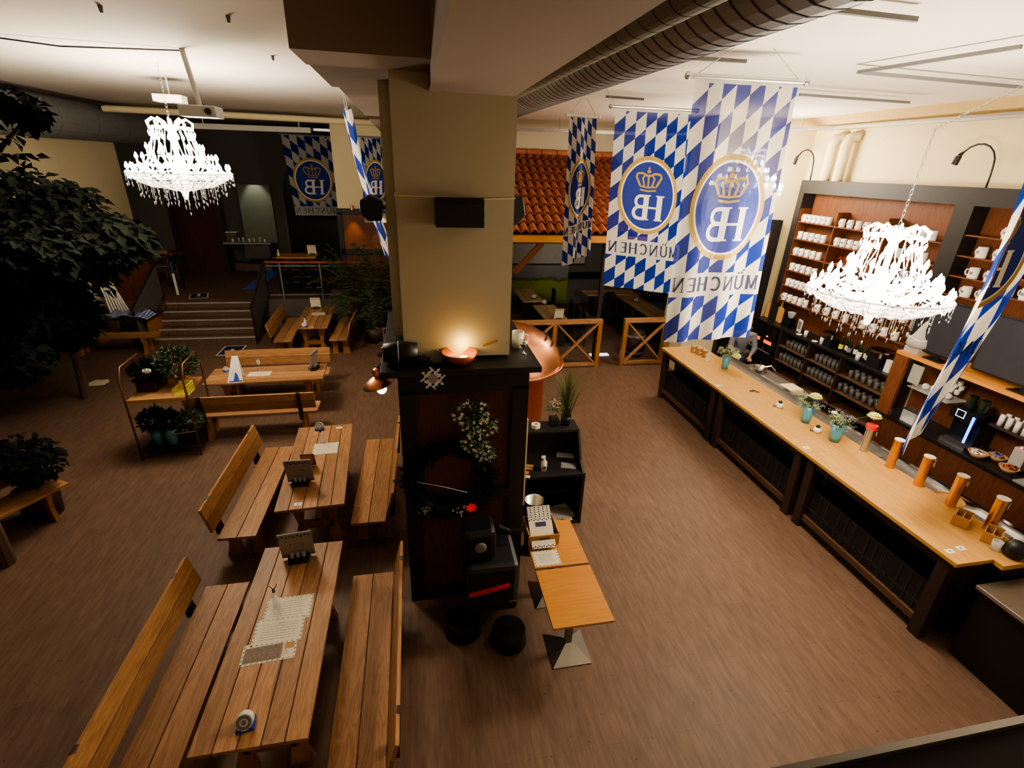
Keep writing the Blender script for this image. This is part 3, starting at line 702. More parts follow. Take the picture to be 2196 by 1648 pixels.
MB().lathe([(0,0),(.15,0),(.16,.02),(.15,.02),(.14,.008),(0,.008)], 28).build('tray', M['bartop'], t)
# undercounter near end steel cabinet
t = thing('steel_worktable', 'dark cabinet with dull steel top at the right edge near the bar end', 'worktable', (5.27, 1.6, 0))
MB().box(0, 1.6, 0, 1.12, .86, .9).build('steel_top', M['metal'], t, bevel=.004); MB().box(.04, 1.56, .04, 1.08, 0, .86).build('body', M['black'], t)
# ------------------------------------------------------------------ sink unit and person
t = thing('sink_unit', 'low steel sink unit behind the far bar with cream corner box', 'sink', (6.45, 6.9, 0))
MB().box(0, .5, 0, 1.6, .84, .9).build('steel_top', M['metal'], t); MB().box(.0, .5, 0, 1.6, 0, .84).build('body', M['darkbrown'], t)
q = MB(); q.tube([(.1,.9,.9),(.1,.9,1.12),(.2,.85,1.16),(.28,.8,1.08)], .012); q.tube([(.14,1.0,.9),(.14,1.0,.98)], .02); q.build('faucet', M['chrome'], t)
MB().box(.02, .30, .02, .34, .9, 1.03).build('corner_box', M['creamlight'], t, bevel=.03)
t = thing('steel_bowl', 'shiny steel bowl standing by the sink near the person', 'bowl', (6.75, 8.15, .9))
MB().lathe([(0,0),(.07,0),(.14,.08),(.135,.08),(.065,.01),(0,.01)], 22).build('bowl', M['chrome'], t, smooth=True)
def skin_body(name, nodes, edges, root, mat, parent=None, sub=2):
    me = bpy.data.meshes.new(name); keys = list(nodes); me.from_pydata([nodes[k][0] for k in keys], [(keys.index(a), keys.index(b)) for a, b in edges], []); me.update()
    o = bpy.data.objects.new(name, me); C.objects.link(o); me.materials.append(mat)
    sk = o.modifiers.new('skin', 'SKIN'); sk.use_smooth_shade = True
    if not me.skin_vertices: me.attributes
    lay = me.skin_vertices[0] if len(me.skin_vertices) else None
    for i, k in enumerate(keys):
        r = nodes[k][1]; r = (r, r) if isinstance(r, (int, float)) else r
        lay.data[i].radius = r; lay.data[i].use_root = (k == root)
    s_ = o.modifiers.new('sub', 'SUBSURF'); s_.levels = sub; s_.render_levels = sub
    if parent: o.parent = parent
    return o
def add_person():
    root = thing('person', 'person in a grey shirt and dark apron bending over the sink behind the big flag', 'person', (6.90, 9.12, 0), -2.0)
    # local: facing +x, z up ; leaning forward
    nd = {'pel': ((0,0,.95), (.13,.15)), 'sp1': ((.04,0,1.10), (.12,.14)), 'sp2': ((.12,0,1.26), (.12,.155)), 'ch': ((.20,0,1.38), (.11,.15)), 'nk': ((.27,0,1.47), .055), 'hd0': ((.31,0,1.53), .07), 'hd1': ((.35,0,1.60), (.088,.078)), 'hd2': ((.36,0,1.68), (.08,.07)),
          'nose': ((.435,0,1.59), .014)}
    ed = [('pel','sp1'),('sp1','sp2'),('sp2','ch'),('ch','nk'),('nk','hd0'),('hd0','hd1'),('hd1','hd2'),('hd1','nose')]
    for s_, n_ in ((-1,'r'), (1,'l')):
        nd.update({'sh'+n_: ((.19,s_*.19,1.39), .062), 'el'+n_: ((.27,s_*.24,1.13), .042), 'wr'+n_: ((.46,s_*.14,1.02), .028), 'ha'+n_: ((.53,s_*.12,1.0), (.032,.018)),
                   'hp'+n_: ((0,s_*.10,.90), .088), 'kn'+n_: ((.03,s_*.11,.50), .06), 'an'+n_: ((-.02,s_*.11,.09), .042), 'ft'+n_: ((.14,s_*.12,.04), (.045,.032))})
        ed += [('ch','sh'+n_),('sh'+n_,'el'+n_),('el'+n_,'wr'+n_),('wr'+n_,'ha'+n_),('pel','hp'+n_),('hp'+n_,'kn'+n_),('kn'+n_,'an'+n_),('an'+n_,'ft'+n_)]
        for j, (a_, L_) in enumerate(((-.03,.075),(-.01,.085),(.012,.08),(.03,.062))):
            k0, k1, k2 = 'f%d%s0' % (j, n_), 'f%d%s1' % (j, n_), 'f%d%s2' % (j, n_)
            nd[k0] = ((.56, s_*.12+a_*.9, .998), .010); nd[k1] = ((.56+L_*.55, s_*.12+a_*1.1, .985), .009); nd[k2] = ((.56+L_*.9, s_*.12+a_*1.1, .958), .008)
            ed += [('ha'+n_, k0), (k0, k1), (k1, k2)]
        nd['t0'+n_] = ((.53, s_*.085, .995), .011); nd['t1'+n_] = ((.565, s_*.06, .975), .009); ed += [('ha'+n_, 't0'+n_), ('t0'+n_, 't1'+n_)]
    skin_body('body', nd, ed, 'pel', M['skin'], root)
    sh = {'pel': ((0,0,.93), (.145,.165)), 'sp1': ((.04,0,1.10), (.14,.16)), 'sp2': ((.12,0,1.26), (.14,.175)), 'ch': ((.20,0,1.385), (.128,.165)), 'nk': ((.255,0,1.45), .075)}
    se = [('pel','sp1'),('sp1','sp2'),('sp2','ch'),('ch','nk')]
    for s_, n_ in ((-1,'r'), (1,'l')):
        sh.update({'sh'+n_: ((.19,s_*.195,1.39), .080), 'el'+n_: ((.27,s_*.245,1.13), .060), 'cu'+n_: ((.41,s_*.165,1.045), .046)}); se += [('ch','sh'+n_),('sh'+n_,'el'+n_),('el'+n_,'cu'+n_)]
    skin_body('shirt', sh, se, 'pel', M['shirt'], root)
    tr = {'pel': ((0,0,.93), (.15,.17))}; te = []
    for s_, n_ in ((-1,'r'), (1,'l')):
        tr.update({'hp'+n_: ((0,s_*.10,.86), .105), 'kn'+n_: ((.03,s_*.11,.50), .078), 'an'+n_: ((-.02,s_*.11,.11), .062)}); te += [('pel','hp'+n_),('hp'+n_,'kn'+n_),('kn'+n_,'an'+n_)]
    skin_body('trousers', tr, te, 'pel', M['denim'], root)
    q = MB(); q.lathe([(.0,.07),(.05,.06),(.085,.02),(.09,-.03),(.08,-.07)], 16, M=Matrix.Translation((.335,0,1.69)) @ Matrix.Rotation(-.3, 4, 'Y')); q.build('hair', M['hair'], root, smooth=True)
    for s_ in (-1, 1): MB().sph((.425, s_*.03, 1.615), .010, 8, 6).build('eye', M['white'], root)
    MB().sph((.415, 0, 1.555), .016, 8, 6, (.6,1.3,.4)).build('mouth', M['terra'], root)
    for s_ in (-1, 1): MB().sph((.35, s_*.085, 1.60), .022, 8, 6, (.6,.4,1.2)).build('ear', M['skin'], root)
    ap = MB(); ap.prism([(-.17,.55),(.17,.55),(.16,.98),(-.16,.98)], 'x', .158, .165); ap.build('apron', M['denim'], root)
    for s_ in (-1, 1): MB().sph((.06, s_*.12, .045), .055, 10, 6, (1.9,.85,.8)).build('shoe', M['black'], root, smooth=True)
add_person()
# ------------------------------------------------------------------ left back counter
XC = 7.9
t = thing('back_counter', 'long black topped back counter with open glass shelves', 'counter', (XC, 6.45, 0))
L = 10.2-6.45
MB().box(0, .54, 0, L, 1.38, 1.42).build('counter_top', M['black'], t)
q = MB(); q.box(.5, .54, 0, L, 0, 1.38)
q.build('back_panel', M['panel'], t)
ys = [0.02, 1.06, 1.90, 2.76, L-.02]
for y in ys: MB().box(.02, .5, y-.02, y+.02, 0, 1.38).build('divider', M['darkbrown'], t)
for a_, b_ in ((ys[0], ys[1]), (ys[1], ys[2]), (ys[2], ys[3])):
    for z in (.40, .72, 1.05): MB().box(.02, .5, a_+.02, b_-.02, z-.02, z+.004).build('shelf', M['shelfdim'], t)
# glasses on shelves
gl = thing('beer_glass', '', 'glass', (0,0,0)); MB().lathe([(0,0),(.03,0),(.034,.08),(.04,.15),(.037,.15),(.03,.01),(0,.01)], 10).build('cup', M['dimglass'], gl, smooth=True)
cnt = 0; zl = {.724: 'lower', 1.054: 'upper'}
for bi, (a_, b_, nm) in enumerate(((ys[0], ys[1], 'right'), (ys[1], ys[2], 'middle'), (ys[2], ys[3], 'left'))):
    for z in (.724, 1.054):
        for col in range(7 if z < 1 else 6):
            for dd in (0, 1):
                loc = (XC+.1+dd*.12, 6.45+a_+.09+col*(b_-a_-.18)/6, z); g_ = 'clear glasses on the %s shelf, %s bay of back counter' % (zl[z], nm); lb = 'clear drinking glass on the %s shelf in the %s bay of the back counter' % (zl[z], nm)
                if cnt == 0: gl.location = loc; gl['label'] = lb; gl['group'] = g_
                else: dup(gl, loc, 0, lb, g_)
                cnt += 1
# oven
t = thing('oven', 'black double oven with two orange displays beside the person', 'oven', (XC-.04, 9.27, .5))
MB().box(0, .5, 0, .84, 0, .855).build('body', M['blackgloss'], t)
for y0, y1, z in ((.07, .33, .47), (.47, .73, .48)): MB().box(-.006, 0, y0, y1, z, z+.075).build('display', M['orangeled'], t)
MB().sph((-.01, .25, .64), .018, 8, 6).build('indicator', M['redled'], t); MB().box(-.02, -.008, .05, .8, .27, .29).build('handle', M['grey'], t); MB().sph((-.01, .3, .34), .008, 6, 4).build('knob', M['white'], t)
t = thing('crate_stack', 'blue plastic tray under the back counter shelves', 'crate', (XC-.5, 8.2, 0)); MB().box(0, .45, -.55, .3, 0, .42).build('tray', plain('deep blue plastic', (.004,.006,.09), .5), t)
# items on the back counter
def at8(px, py, z=1.4205, dx=0): p = A(px, py, 2, z); return (min(p.x, 8.36)+dx, p.y if p.x < 8.36 else A(px, py, 0, 8.3).y, z)
def board(label, loc, rz, h=.3, w=.2):
    t = thing('cutting_board', label, 'cutting board', loc, rz, 'paddle cutting boards')
    q = MB(); q.prism([(-w/2,.03),(-w/2+.02,0),(w/2-.02,0),(w/2,.03),(w/2,h*.6),(w/2-.05,h*.68),(.02,h*.7),(.02,h),(-.02,h),(-.02,h*.7),(-w/2+.05,h*.68),(-w/2,h*.6)], 'x', -.012, .012); q.build('board', M['bartop'], t); return t
board('paddle board leaning at the far left end of back counter', (8.2, 10.05, 1.4205), .1, .5, .26); board('paddle board beside its twin, closer to camera', (8.2, 9.72, 1.4205), -.1, .5, .26)
t = thing('framed_photo', 'small white bordered frame on the back counter', 'frame', (8.15, 8.98, 1.4205), -.3)
MB().box(-.01, .01, -.09, .09, 0, .26).build('border', M['white'], t); MB().box(-.013, -.01, -.065, .065, .05, .22).build('picture', M['grey'], t)
t = thing('espresso_grinder', 'dark grinder with round glass hopper on the back counter', 'machine', (8.15, 9.3, 1.4205)); MB().box(-.08,.08,-.09,.09,0,.22).build('body', M['blackgloss'], t); MB().lathe([(.0,.22),(.05,.22),(.09,.34),(0,.36)], 14).build('hopper', M['glass'], t)
def mixer(label, loc, s=1.0):
    t = thing('scale_machine', label, 'machine', loc); t.scale = (s, s, s)
    MB().box(-.12,.12,-.12,.12,0,.16).build('body', M['blackgloss'], t, bevel=.01); MB().lathe([(0,.2),(.04,.2),(.17,.25),(.18,.27),(.16,.26),(0,.22)], 20).build('pan', M['chrome'], t); MB().cyl((0,0,.16),(0,0,.2),.03).build('stem', M['metal'], t)
mixer('steel pan machine on the middle of the back counter', (8.12, 8.05, 1.4205), 1.0)
mixer('steel dish machine with red tag on the right end of the back counter', (8.12, 6.92, 1.4205), 1.15)
MB_b = [('green bottle with yellow label', 7.72, 'yellow'), ('wine bottle with pale label', 7.63, 'paper'), ('wine bottle with lilac label', 7.52, 'lilac'), ('wine bottle with white label', 7.42, 'white'), ('dark bottle with cream label', 7.28, 'paper'), ('dark bottle with white label, beside the cream labelled one', 7.19, 'white'), ('dark bottle with pale green label', 7.10, 'gyp')]
for k, (nm, y, lm) in enumerate(MB_b):
    t = thing('wine_bottle', nm + ' on the back counter', 'bottle', (8.05+.05*(k % 2), y, 1.4205), 0, 'bottles on the back counter')
    MB().lathe([(0,0),(.038,0),(.038,.19),(.014,.24),(.014,.31),(0,.31)], 14).build('bottle', M['darkglass'], t, smooth=True); MB().cyl((0,0,.06),(0,0,.15),.0392,.0392,14,False).build('bottle_label', M[lm], t)
for k, (nm, x, y, h) in enumerate((('white cup beside the dish machine', 8.0, 7.25, .1), ('small white dish on the back counter edge', 7.98, 8.75, .02), ('white saucer on the back counter, nearer the pans', 7.98, 8.3, .02), ('white jug by the steel pan machine', 8.0, 8.15, .14), ('white canister near the photo frame', 8.02, 8.62, .13))):
    cup('white_dish' if h < .05 else 'white_cup', nm, 'crockery', (x, y, 1.4205), .06 if h < .05 else .04, h, 'white')
for k in range(2):
    o = MB().box(-.03, .03, -.05, .05, 0, .22).build('milk_carton', M['white'], loc=(8.05, 6.66-.12*k, 1.4205)); tag(o, 'tall white carton at the right end of the back counter', 'carton', 'white cartons')
# ------------------------------------------------------------------ mug shelf
t = thing('mug_shelf', 'tall dark framed wooden shelf wall holding rows of mugs', 'shelf', (8.1, 0, 0))
YL, YR = 9.85, 3.5
MB().box(.3, .34, YR, YL, 1.42, 4.3).build('back_boards', M['redwood'], t)
q = MB(); q.box(0, .3, YR, YL+.1, 4.2, 4.45); q.build('top_beam', M['dark'], t)
for y0, y1 in ((YL-.05, YL+.1), (6.30, 6.58)): MB().box(0, .3, y0, y1, 1.42, 4.2).build('post', M['dark'], t)
bays = [(8.80, YL-.05), (7.66, 8.78), (6.58, 7.64)]
zs = [3.64, 3.29, 2.95, 2.62, 2.28, 1.95]
for bi, (y0, y1) in enumerate(bays):
    MB().box(.02, .3, y1-.01, y1+.01, 1.85, 3.9).build('divider', M['redwood'], t)
    for z in zs: MB().box(.02, .3, y0, y1-.01, z-.022, z).build('shelf', M['redwood'], t)
rb = [(5.62, 6.30, (3.80, 3.50, 3.20, 2.92)), (4.85, 5.60, (3.62, 3.33, 3.06)), (4.05, 4.83, (3.72, 3.42, 3.12))]
for y0, y1, zz in rb:
    MB().box(.02, .3, y0-.02, y0, 2.92, 4.2).build('divider', M['redwood'], t)
    for z in zz: MB().box(.02, .3, y0, y1, z-.022, z).build('shelf', M['redwood'], t)
def mugbase(h=.15, r=.052, pm='grey'):
    m_ = thing('mug', '', 'mug', (0,0,0)); MB().lathe([(0,0),(r,0),(r*1.02,h*.08),(r*.97,h),(r*.88,h),(r*.88,.01),(0,.01)], 14).build('cup', M['white'], m_, smooth=True)
    MB().tube([(0,r*.95,h*.8),(0,r*1.6,h*.75),(0,r*1.75,h*.5),(0,r*1.5,h*.28),(0,r*.95,h*.2)], .008, 6).build('handle', M['white'], m_)
    q = MB(); q.lathe([(r*1.025,h*.40),(r*1.025,h*.64)], 4, a0=PI*.88, a1=PI*1.1); q.build('print', M[pm], m_); return m_
mug = mugbase(); first = True
ordn = ['top', 'second', 'third', 'fourth', 'fifth', 'lowest']; bn = ['left', 'middle', 'right']
mugcols = [[6, 5, 5], [5, 6, 4], [5, 0, 4], [5, 4, 4], [6, 5, 5], [5, 4, 4]]
blue_mug = None
for zi, z in enumerate(zs):
    for bi, (y0, y1) in enumerate(bays):
        n_ = mugcols[zi][bi]
        for k in range(n_):
            loc = (8.17, y1-.12-k*(y1-y0-.24)/max(1, n_-.4), z+.0005); lb = 'white printed mug on the %s shelf of the %s bay of mug wall' % (ordn[zi], bn[bi]); g_ = 'mugs on %s shelf, %s bay' % (ordn[zi], bn[bi])
            if zi == 0 and bi == 0 and k == 1:
                b_m = mugbase(pm='blue'); b_m.location = loc; b_m['label'] = 'mug with broad royal blue print, top shelf left bay'; continue
            if first: mug.location = loc; mug['label'] = lb; mug['group'] = g_; first = False
            else: dup(mug, loc, rnd.uniform(-.3, .3), lb, g_)
rn = ['first', 'second', 'third']
for ri, (y0, y1, zz) in enumerate(rb):
    for zi, z in enumerate(zz):
        for k in range(2 if ri == 0 else 3):
            if ri == 0 and zi == 0 and k == 0: continue
            loc = (8.17, y1-.30-k*.24 if ri == 0 else y1-.14-k*.22, z+.0005)
            c_ = dup(mug, loc, rnd.uniform(-.3, .3), 'white mug on shelf %s from the top, %s short bay right of the dark post' % (('one', 'two', 'three', 'four')[zi], rn[ri]), 'mugs on shelf %d, %s short bay' % (zi+1, rn[ri])); c_.scale = (1.25, 1.25, 1.05)
q = MB()
for k, ch in enumerate('abc'): q.tube([(8.2, 8.55-k*.12, 3.05), (8.2, 8.5-k*.12, 3.11), (8.2, 8.47-k*.12, 3.03)], .006); q.tube([(8.2, 8.56-k*.12, 2.97), (8.2, 8.47-k*.12, 3.0)], .006)
q.box(8.19, 8.22, 8.1, 8.6, 2.951, 2.965); tag(q.build('glitter_letters', M['red']), 'small red wire letters on the third shelf, middle bay', 'letters')
# shelf top lamps
def gooseneck(label, base, tip_dy):
    t = thing('gooseneck_lamp', label, 'lamp', base, 0, 'black gooseneck lamps'); s_ = tip_dy
    pts = [(0,0,0)]+[( -.02, s_*(.28-.28*math.cos(a)), .28+.30*math.sin(a)) for a in [PI*k/9 for k in range(0, 8)]]
    MB().tube([(0,0,0),(-.005,0,.15)]+pts[1:], .013, 6).build('arm', M['black'], t, smooth=True)
    e = Vector(pts[-1]); q = MB(); q.cyl(e, e+Vector((-.02, s_*.03, -.05)), .018, .03); q.cyl(e+Vector((-.02, s_*.03, -.05)), e+Vector((-.03, s_*.05, -.17)), .04, .045); q.build('lamp_head', M['black'], t)
    MB().cyl(e+Vector((-.03, s_*.05, -.171)), e+Vector((-.031, s_*.052, -.178)), .038).build('lens', M['whiteprint'], t)
gooseneck('black gooseneck lamp on the left end of the mug shelf', (8.15, 9.78, 4.4505), 1)
gooseneck('black gooseneck lamp on mug shelf near its right post', (8.15, 6.28, 4.4505), 1)
# timber panel left of the mug shelf
t = thing('timber_cabinet', 'black timber frame with narrow brown panels beside the mug shelf', 'cabinet', (0, 0, 0))
pa, pb = A(1636, 500, 1, 10.15), A(1690, 497, 1, 10.15)
MB().box(7.05, 8.05, 10.15, 10.3, 0, 3.62).build('frame', M['dark'], t)
for z0, z1 in ((2.95, 3.4), (1.6, 2.8)): MB().box(7.5, 7.8, 10.14, 10.15, z0, z1).build('panel', M['redwood'], t)
t = thing('pumpkin', 'orange pumpkin on top of the black timber cabinet', 'pumpkin', (7.35, 10.22, 3.6205)); q = MB()
q.sph((0,0,.1), .11, 16, 8, (.6,1,.9)); q.build('fruit', plain('orange rind', (.6,.2,.03), .6), t, smooth=True); MB().cyl((0,0,.19),(0,.02,.26),.012,.008).build('stalk', M['stem'], t)
# ------------------------------------------------------------------ right unit
t = thing('coffee_station', 'tall wooden service unit with black counter right of the mug wall', 'counter', (7.45, 3.3, 0)); L = 6.12-3.3
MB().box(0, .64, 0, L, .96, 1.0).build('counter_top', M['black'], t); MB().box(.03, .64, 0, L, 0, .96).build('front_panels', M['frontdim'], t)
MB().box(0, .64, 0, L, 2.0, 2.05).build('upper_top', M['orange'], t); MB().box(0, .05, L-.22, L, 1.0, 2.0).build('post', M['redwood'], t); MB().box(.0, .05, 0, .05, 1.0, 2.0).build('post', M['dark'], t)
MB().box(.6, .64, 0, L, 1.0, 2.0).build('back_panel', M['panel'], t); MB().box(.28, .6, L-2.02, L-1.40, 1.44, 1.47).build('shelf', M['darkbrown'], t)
MB().box(.02, .64, -1.1, 0, .0, 2.3).build('side_cabinet', M['black'], t)
MB().box(.2, .58, L-.85, L-.2, 1.50, 1.515).build('shelf', M['glass'], t)
# TVs
for lb, y0, y1 in (('dark grey television standing left of the side flag', 5.34, 5.92), ('large dark television at the right edge above the coffee station', 3.75, 5.14)):
    t = thing('television', lb, 'television', (7.62, (y0+y1)/2, 2.0505)); w_ = (y1-y0)/2
    MB().box(-.02, .03, -w_, w_, .07, .87).build('housing', M['black'], t, bevel=.005); MB().box(-.024, -.02, -w_+.025, w_-.025, .1, .845).build('screen', M['tvscreen'], t); MB().box(-.1, .1, -.14, .14, 0, .015).build('foot', M['black'], t); MB().box(-.01, .02, -.04, .04, .015, .1).build('neck', M['black'], t)
# contents of coffee station
t = thing('hat_ornament', 'grey felt cone hat with white rope trim on the wooden ledge', 'ornament', (7.66, 5.98, 2.0505))
MB().lathe([(0,.52),(.03,.48),(.12,.27),(.17,.20),(.18,.12),(.14,.09),(0,.09)], 18).build('cone', M['greylite'], t, smooth=True)
q = MB(); q.tube([(.155*math.cos(a), .155*math.sin(a), .23+.012*math.sin(3*a)) for a in [2*PI*k/18 for k in range(19)]], .010, 5); q.build('rope', M['white'], t)
MB().box(-.12, .12, -.12, .12, 0, .09).build('base', M['greylite'], t)
t = thing('liquor_bottle', 'squat bottle with gold label below the chandelier', 'bottle', (8.2, 6.38, 2.2)); MB().lathe([(0,0),(.06,0),(.06,.14),(.02,.19),(.02,.25),(0,.25)], 14).build('bottle', M['brass'], t, smooth=True)
t['label'] = 'squat gold labelled bottle left of the cone hat'; t.location = (7.75, 5.94+.13, 1.96+.0905)
t.location = (8.22, 6.9, 1.951)
t = thing('ice_bin', 'clear lidded plastic container holding white sugar on black counter', 'container', (7.6, 5.63, 1.0005))
MB().box(-.08, .08, -.11, .11, 0, .2).build('container', M['glass'], t); MB().box(-.07, .07, -.10, .10, .004, .06).build('filling', M['white'], t); MB().box(-.085, .085, -.115, .115, .2, .215).build('lid', M['metal'], t)
for k in range(5):
    o = MB().sph((0,0,.05), .05, 10, 6).build('white_bowl_ball', M['white'], loc=(7.78+.06*(k % 2), 5.38+.09*k, 1.5155)); o.name = 'white_cup'; tag(o, 'upturned round white cup on the glass shelf of coffee station', 'cup', 'upturned white cups')
for k in range(9):
    r_, c_ = divmod(k, 3); t = thing('stacked_glass', 'ribbed tumbler in the stack above the white cups', 'glass', (7.83+.05*(r_ % 2), 5.32+c_*.09, 1.62+.07*r_), 0, 'stacked ribbed tumblers')
    MB().lathe([(0,0),(.03,0),(.038,.065),(.034,.065),(.027,.006),(0,.006)], 9).build('cup', M['white'], t)
t = thing('hand_towel', 'grey towel hanging inside the coffee station', 'towel', (7.52, 5.76, 1.62)); MB().box(0, .015, -.09, .09, 0, .3).build('cloth', M['greylite'], t)
t = thing('coffee_machine', 'coffee machine with glowing blue bar behind the side flag', 'machine', (7.55, 4.93, 1.0005))
MB().box(0, .35, -.18, .18, .0, .06).build('base', M['metal'], t); MB().box(.12, .35, -.18, .18, .06, .52).build('body', M['blackgloss'], t); MB().box(0, .35, -.18, .18, .40, .56).build('head', M['blackgloss'], t)
q = MB(); q.box(-.012, -.002, -.155, -.125, .12, .52); q.build('light_bar', M['led'], t)
q = MB(); q.box(-.006, -.002, -.02, .10, .44, .447); q.box(-.006, -.002, -.02, .10, .54, .547); q.box(-.006, -.002, -.02, -.012, .44, .547); q.box(-.006, -.002, .092, .10, .44, .547); q.build('display_outline', M['tube'], t)
t = thing('bean_hopper', 'pair of dark bean jars on the coffee machine', 'jar', (7.72, 4.93, 1.5615)); MB().cyl((0,-.08,0),(0,-.08,.18),.06).build('jar', M['darkglass'], t); MB().cyl((0,.08,0),(0,.08,.18),.06).build('jar', M['darkglass'], t)
for k in range(12):
    r_, c_ = divmod(k, 6); o = MB().lathe([(0,0),(.035,0),(.03,.16),(0,.16)], 12).build('cup_stack', M['white'], loc=(7.80+.1*r_, 4.14+.1*c_, 1.4705), smooth=True); tag(o, 'white stacked takeaway cups in the %s row on the inner shelf' % ('front', 'rear')[r_], 'cups', 'cup stacks, %s row' % ('front', 'rear')[r_])
for k, (lb, y, x, r_, fl) in enumerate((('wooden bowl heaped with white sachets on the black counter', 4.60, 7.60, .12, 'white'), ('wooden bowl of pink packets behind the other bowls', 4.48, 7.78, .11, 'lilac'), ('wooden bowl of brown sachets beside the dark machine', 4.22, 7.62, .11, 'terra'))):
    t = thing('wooden_bowl', lb, 'bowl', (x, y, 1.0005), 0); MB().lathe([(0,0),(r_*.5,0),(r_,.08),(r_*.94,.08),(r_*.45,.01),(0,.01)], 22).build('bowl', M['kraft'], t, smooth=True)
    q = MB(); rr = random.Random(k)
    for j in range(14): a = rr.random()*6; d = rr.random()*r_*.65; q.box(d*math.cos(a)-.02, d*math.cos(a)+.02, d*math.sin(a)-.015, d*math.sin(a)+.015, .05+rr.random()*.03, .095)
    q.build('sachets', M[fl], t)
for k in range(2):
    t = thing('coffee_grinder', ('grey coffee grinder with red light', 'grey coffee grinder without light, right of its twin')[k], 'grinder', (7.86, 4.28-.25*k, 1.0005)); MB().box(-.08,.08,-.08,.08,0,.3).build('body', M['greylite'], t, bevel=.01)
    if k == 0: MB().sph((-.085, .0, .32), .014, 8, 6).build('indicator', M['redled'], t)
t = thing('milk_dispenser', 'tall steel column dispenser at the right end of the counter', 'dispenser', (7.58, 3.92, 1.0005)); MB().cyl((0,0,0),(0,0,.62),.05,.05,16).build('column', M['metal'], t); MB().box(-.12,.12,-.12,.12,0,.02).build('tray', M['grey'], t); MB().cyl((0,0,.62),(0,0,.70),.075,.06,16).build('head', M['chrome'], t)
t = thing('price_card', 'small white printed card beside the container', 'card', (7.50, 5.95, 1.0005)); MB().box(0, .004, -.05, .05, 0, .09).build('card', M['white'], t)
# pipes on wall
t = thing('wall_pipe', 'pair of cream insulated pipes bending into the wall over the mug shelf', 'pipe', (8.25, 9.3, 4.3))
for k, y in enumerate((.22, -.12)):
    MB().tube([(.0,y,0),(.0,y,.6),(.0,y,.82),(.05,y,.92),(.15,y-.04,.95),(.2,y-.08,.95)], .1, 12).build('pipe', M['creamlight'], t, smooth=True)
# ------------------------------------------------------------------ flags
def arc(cx, cy, rx, ry, a0, a1, n=10): return [(cx+rx*math.cos(math.radians(a0+(a1-a0)*i/n)), cy+ry*math.sin(math.radians(a0+(a1-a0)*i/n))) for i in range(n+1)]
GL = {
 'H': [([(.12,0),(.12,1)],.13), ([(.88,0),(.88,1)],.13), ([(.12,.5),(.88,.5)],.07)],
 'M': [([(.12,0),(.12,1)],.06), ([(.88,0),(.88,1)],.12), ([(.12,1),(.5,.05)],.12), ([(.5,.05),(.88,1)],.06)],
 'N': [([(.12,0),(.12,1)],.06), ([(.88,0),(.88,1)],.06), ([(.12,1),(.88,0)],.13)],
 'C': [(arc(.52,.5,.40,.47,50,310,16),.10), ([(.80,.95),(.80,.75)],.05)],
 'E': [([(.18,0),(.18,1)],.13), ([(.18,.965),(.82,.965)],.07), ([(.18,.5),(.68,.5)],.07), ([(.18,.035),(.82,.035)],.07)],
 'U': [([(.14,1),(.14,.35)]+arc(.5,.35,.36,.33,180,360,10)[1:]+[(.86,1)],.10), ([(.24,1.20),(.40,1.20)],.13), ([(.60,1.20),(.76,1.20)],.13)],
}
SER = {'H': [(.12,0),(.12,1),(.88,0),(.88,1)], 'M': [(.12,0),(.12,1),(.88,0),(.88,1)], 'N': [(.12,0),(.12,1),(.88,1)], 'U': [(.14,1),(.86,1)], 'E': [], 'C': []}
def strokes(pts, w, sub=.12):
    """2-D polyline to quads"""
    out = []; P = []
    for i in range(len(pts)-1):
        a, b = Vector(pts[i]), Vector(pts[i+1]); n = max(1, int((b-a).length/sub))
        for k in range(n): P.append(a+(b-a)*k/n)
    P.append(Vector(pts[-1])); L = []; R_ = []
    for i, p in enumerate(P):
        d = (P[min(i+1, len(P)-1)]-P[max(i-1, 0)]).normalized(); nn = Vector((-d.y, d.x))*w/2; L.append(p+nn); R_.append(p-nn)
    for i in range(len(P)-1): out.append((L[i], R_[i], R_[i+1], L[i+1]))
    return out
def text_quads(txt, x0, y0, w, h, gap):
    """letters in a row from x0 (read left to right), y up"""
    out = []; n = len(txt); cw = (w-gap*(n-1))/n
    for i, ch in enumerate(txt):
        ox = x0+i*(cw+gap)
        for pts, ww in GL[ch]:
            q = strokes([(p[0]*cw, p[1]*h) for p in pts], ww*h*1.15)
            out += [[(ox+p.x, y0+p.y) for p in c] for c in q]
        for (sx, sy) in SER[ch]:
            out.append([(ox+(sx-.17)*cw, y0+sy*h-.02*h), (ox+(sx+.17)*cw, y0+sy*h-.02*h), (ox+(sx+.17)*cw, y0+sy*h+.02*h), (ox+(sx-.17)*cw, y0+sy*h+.02*h)])
    return out
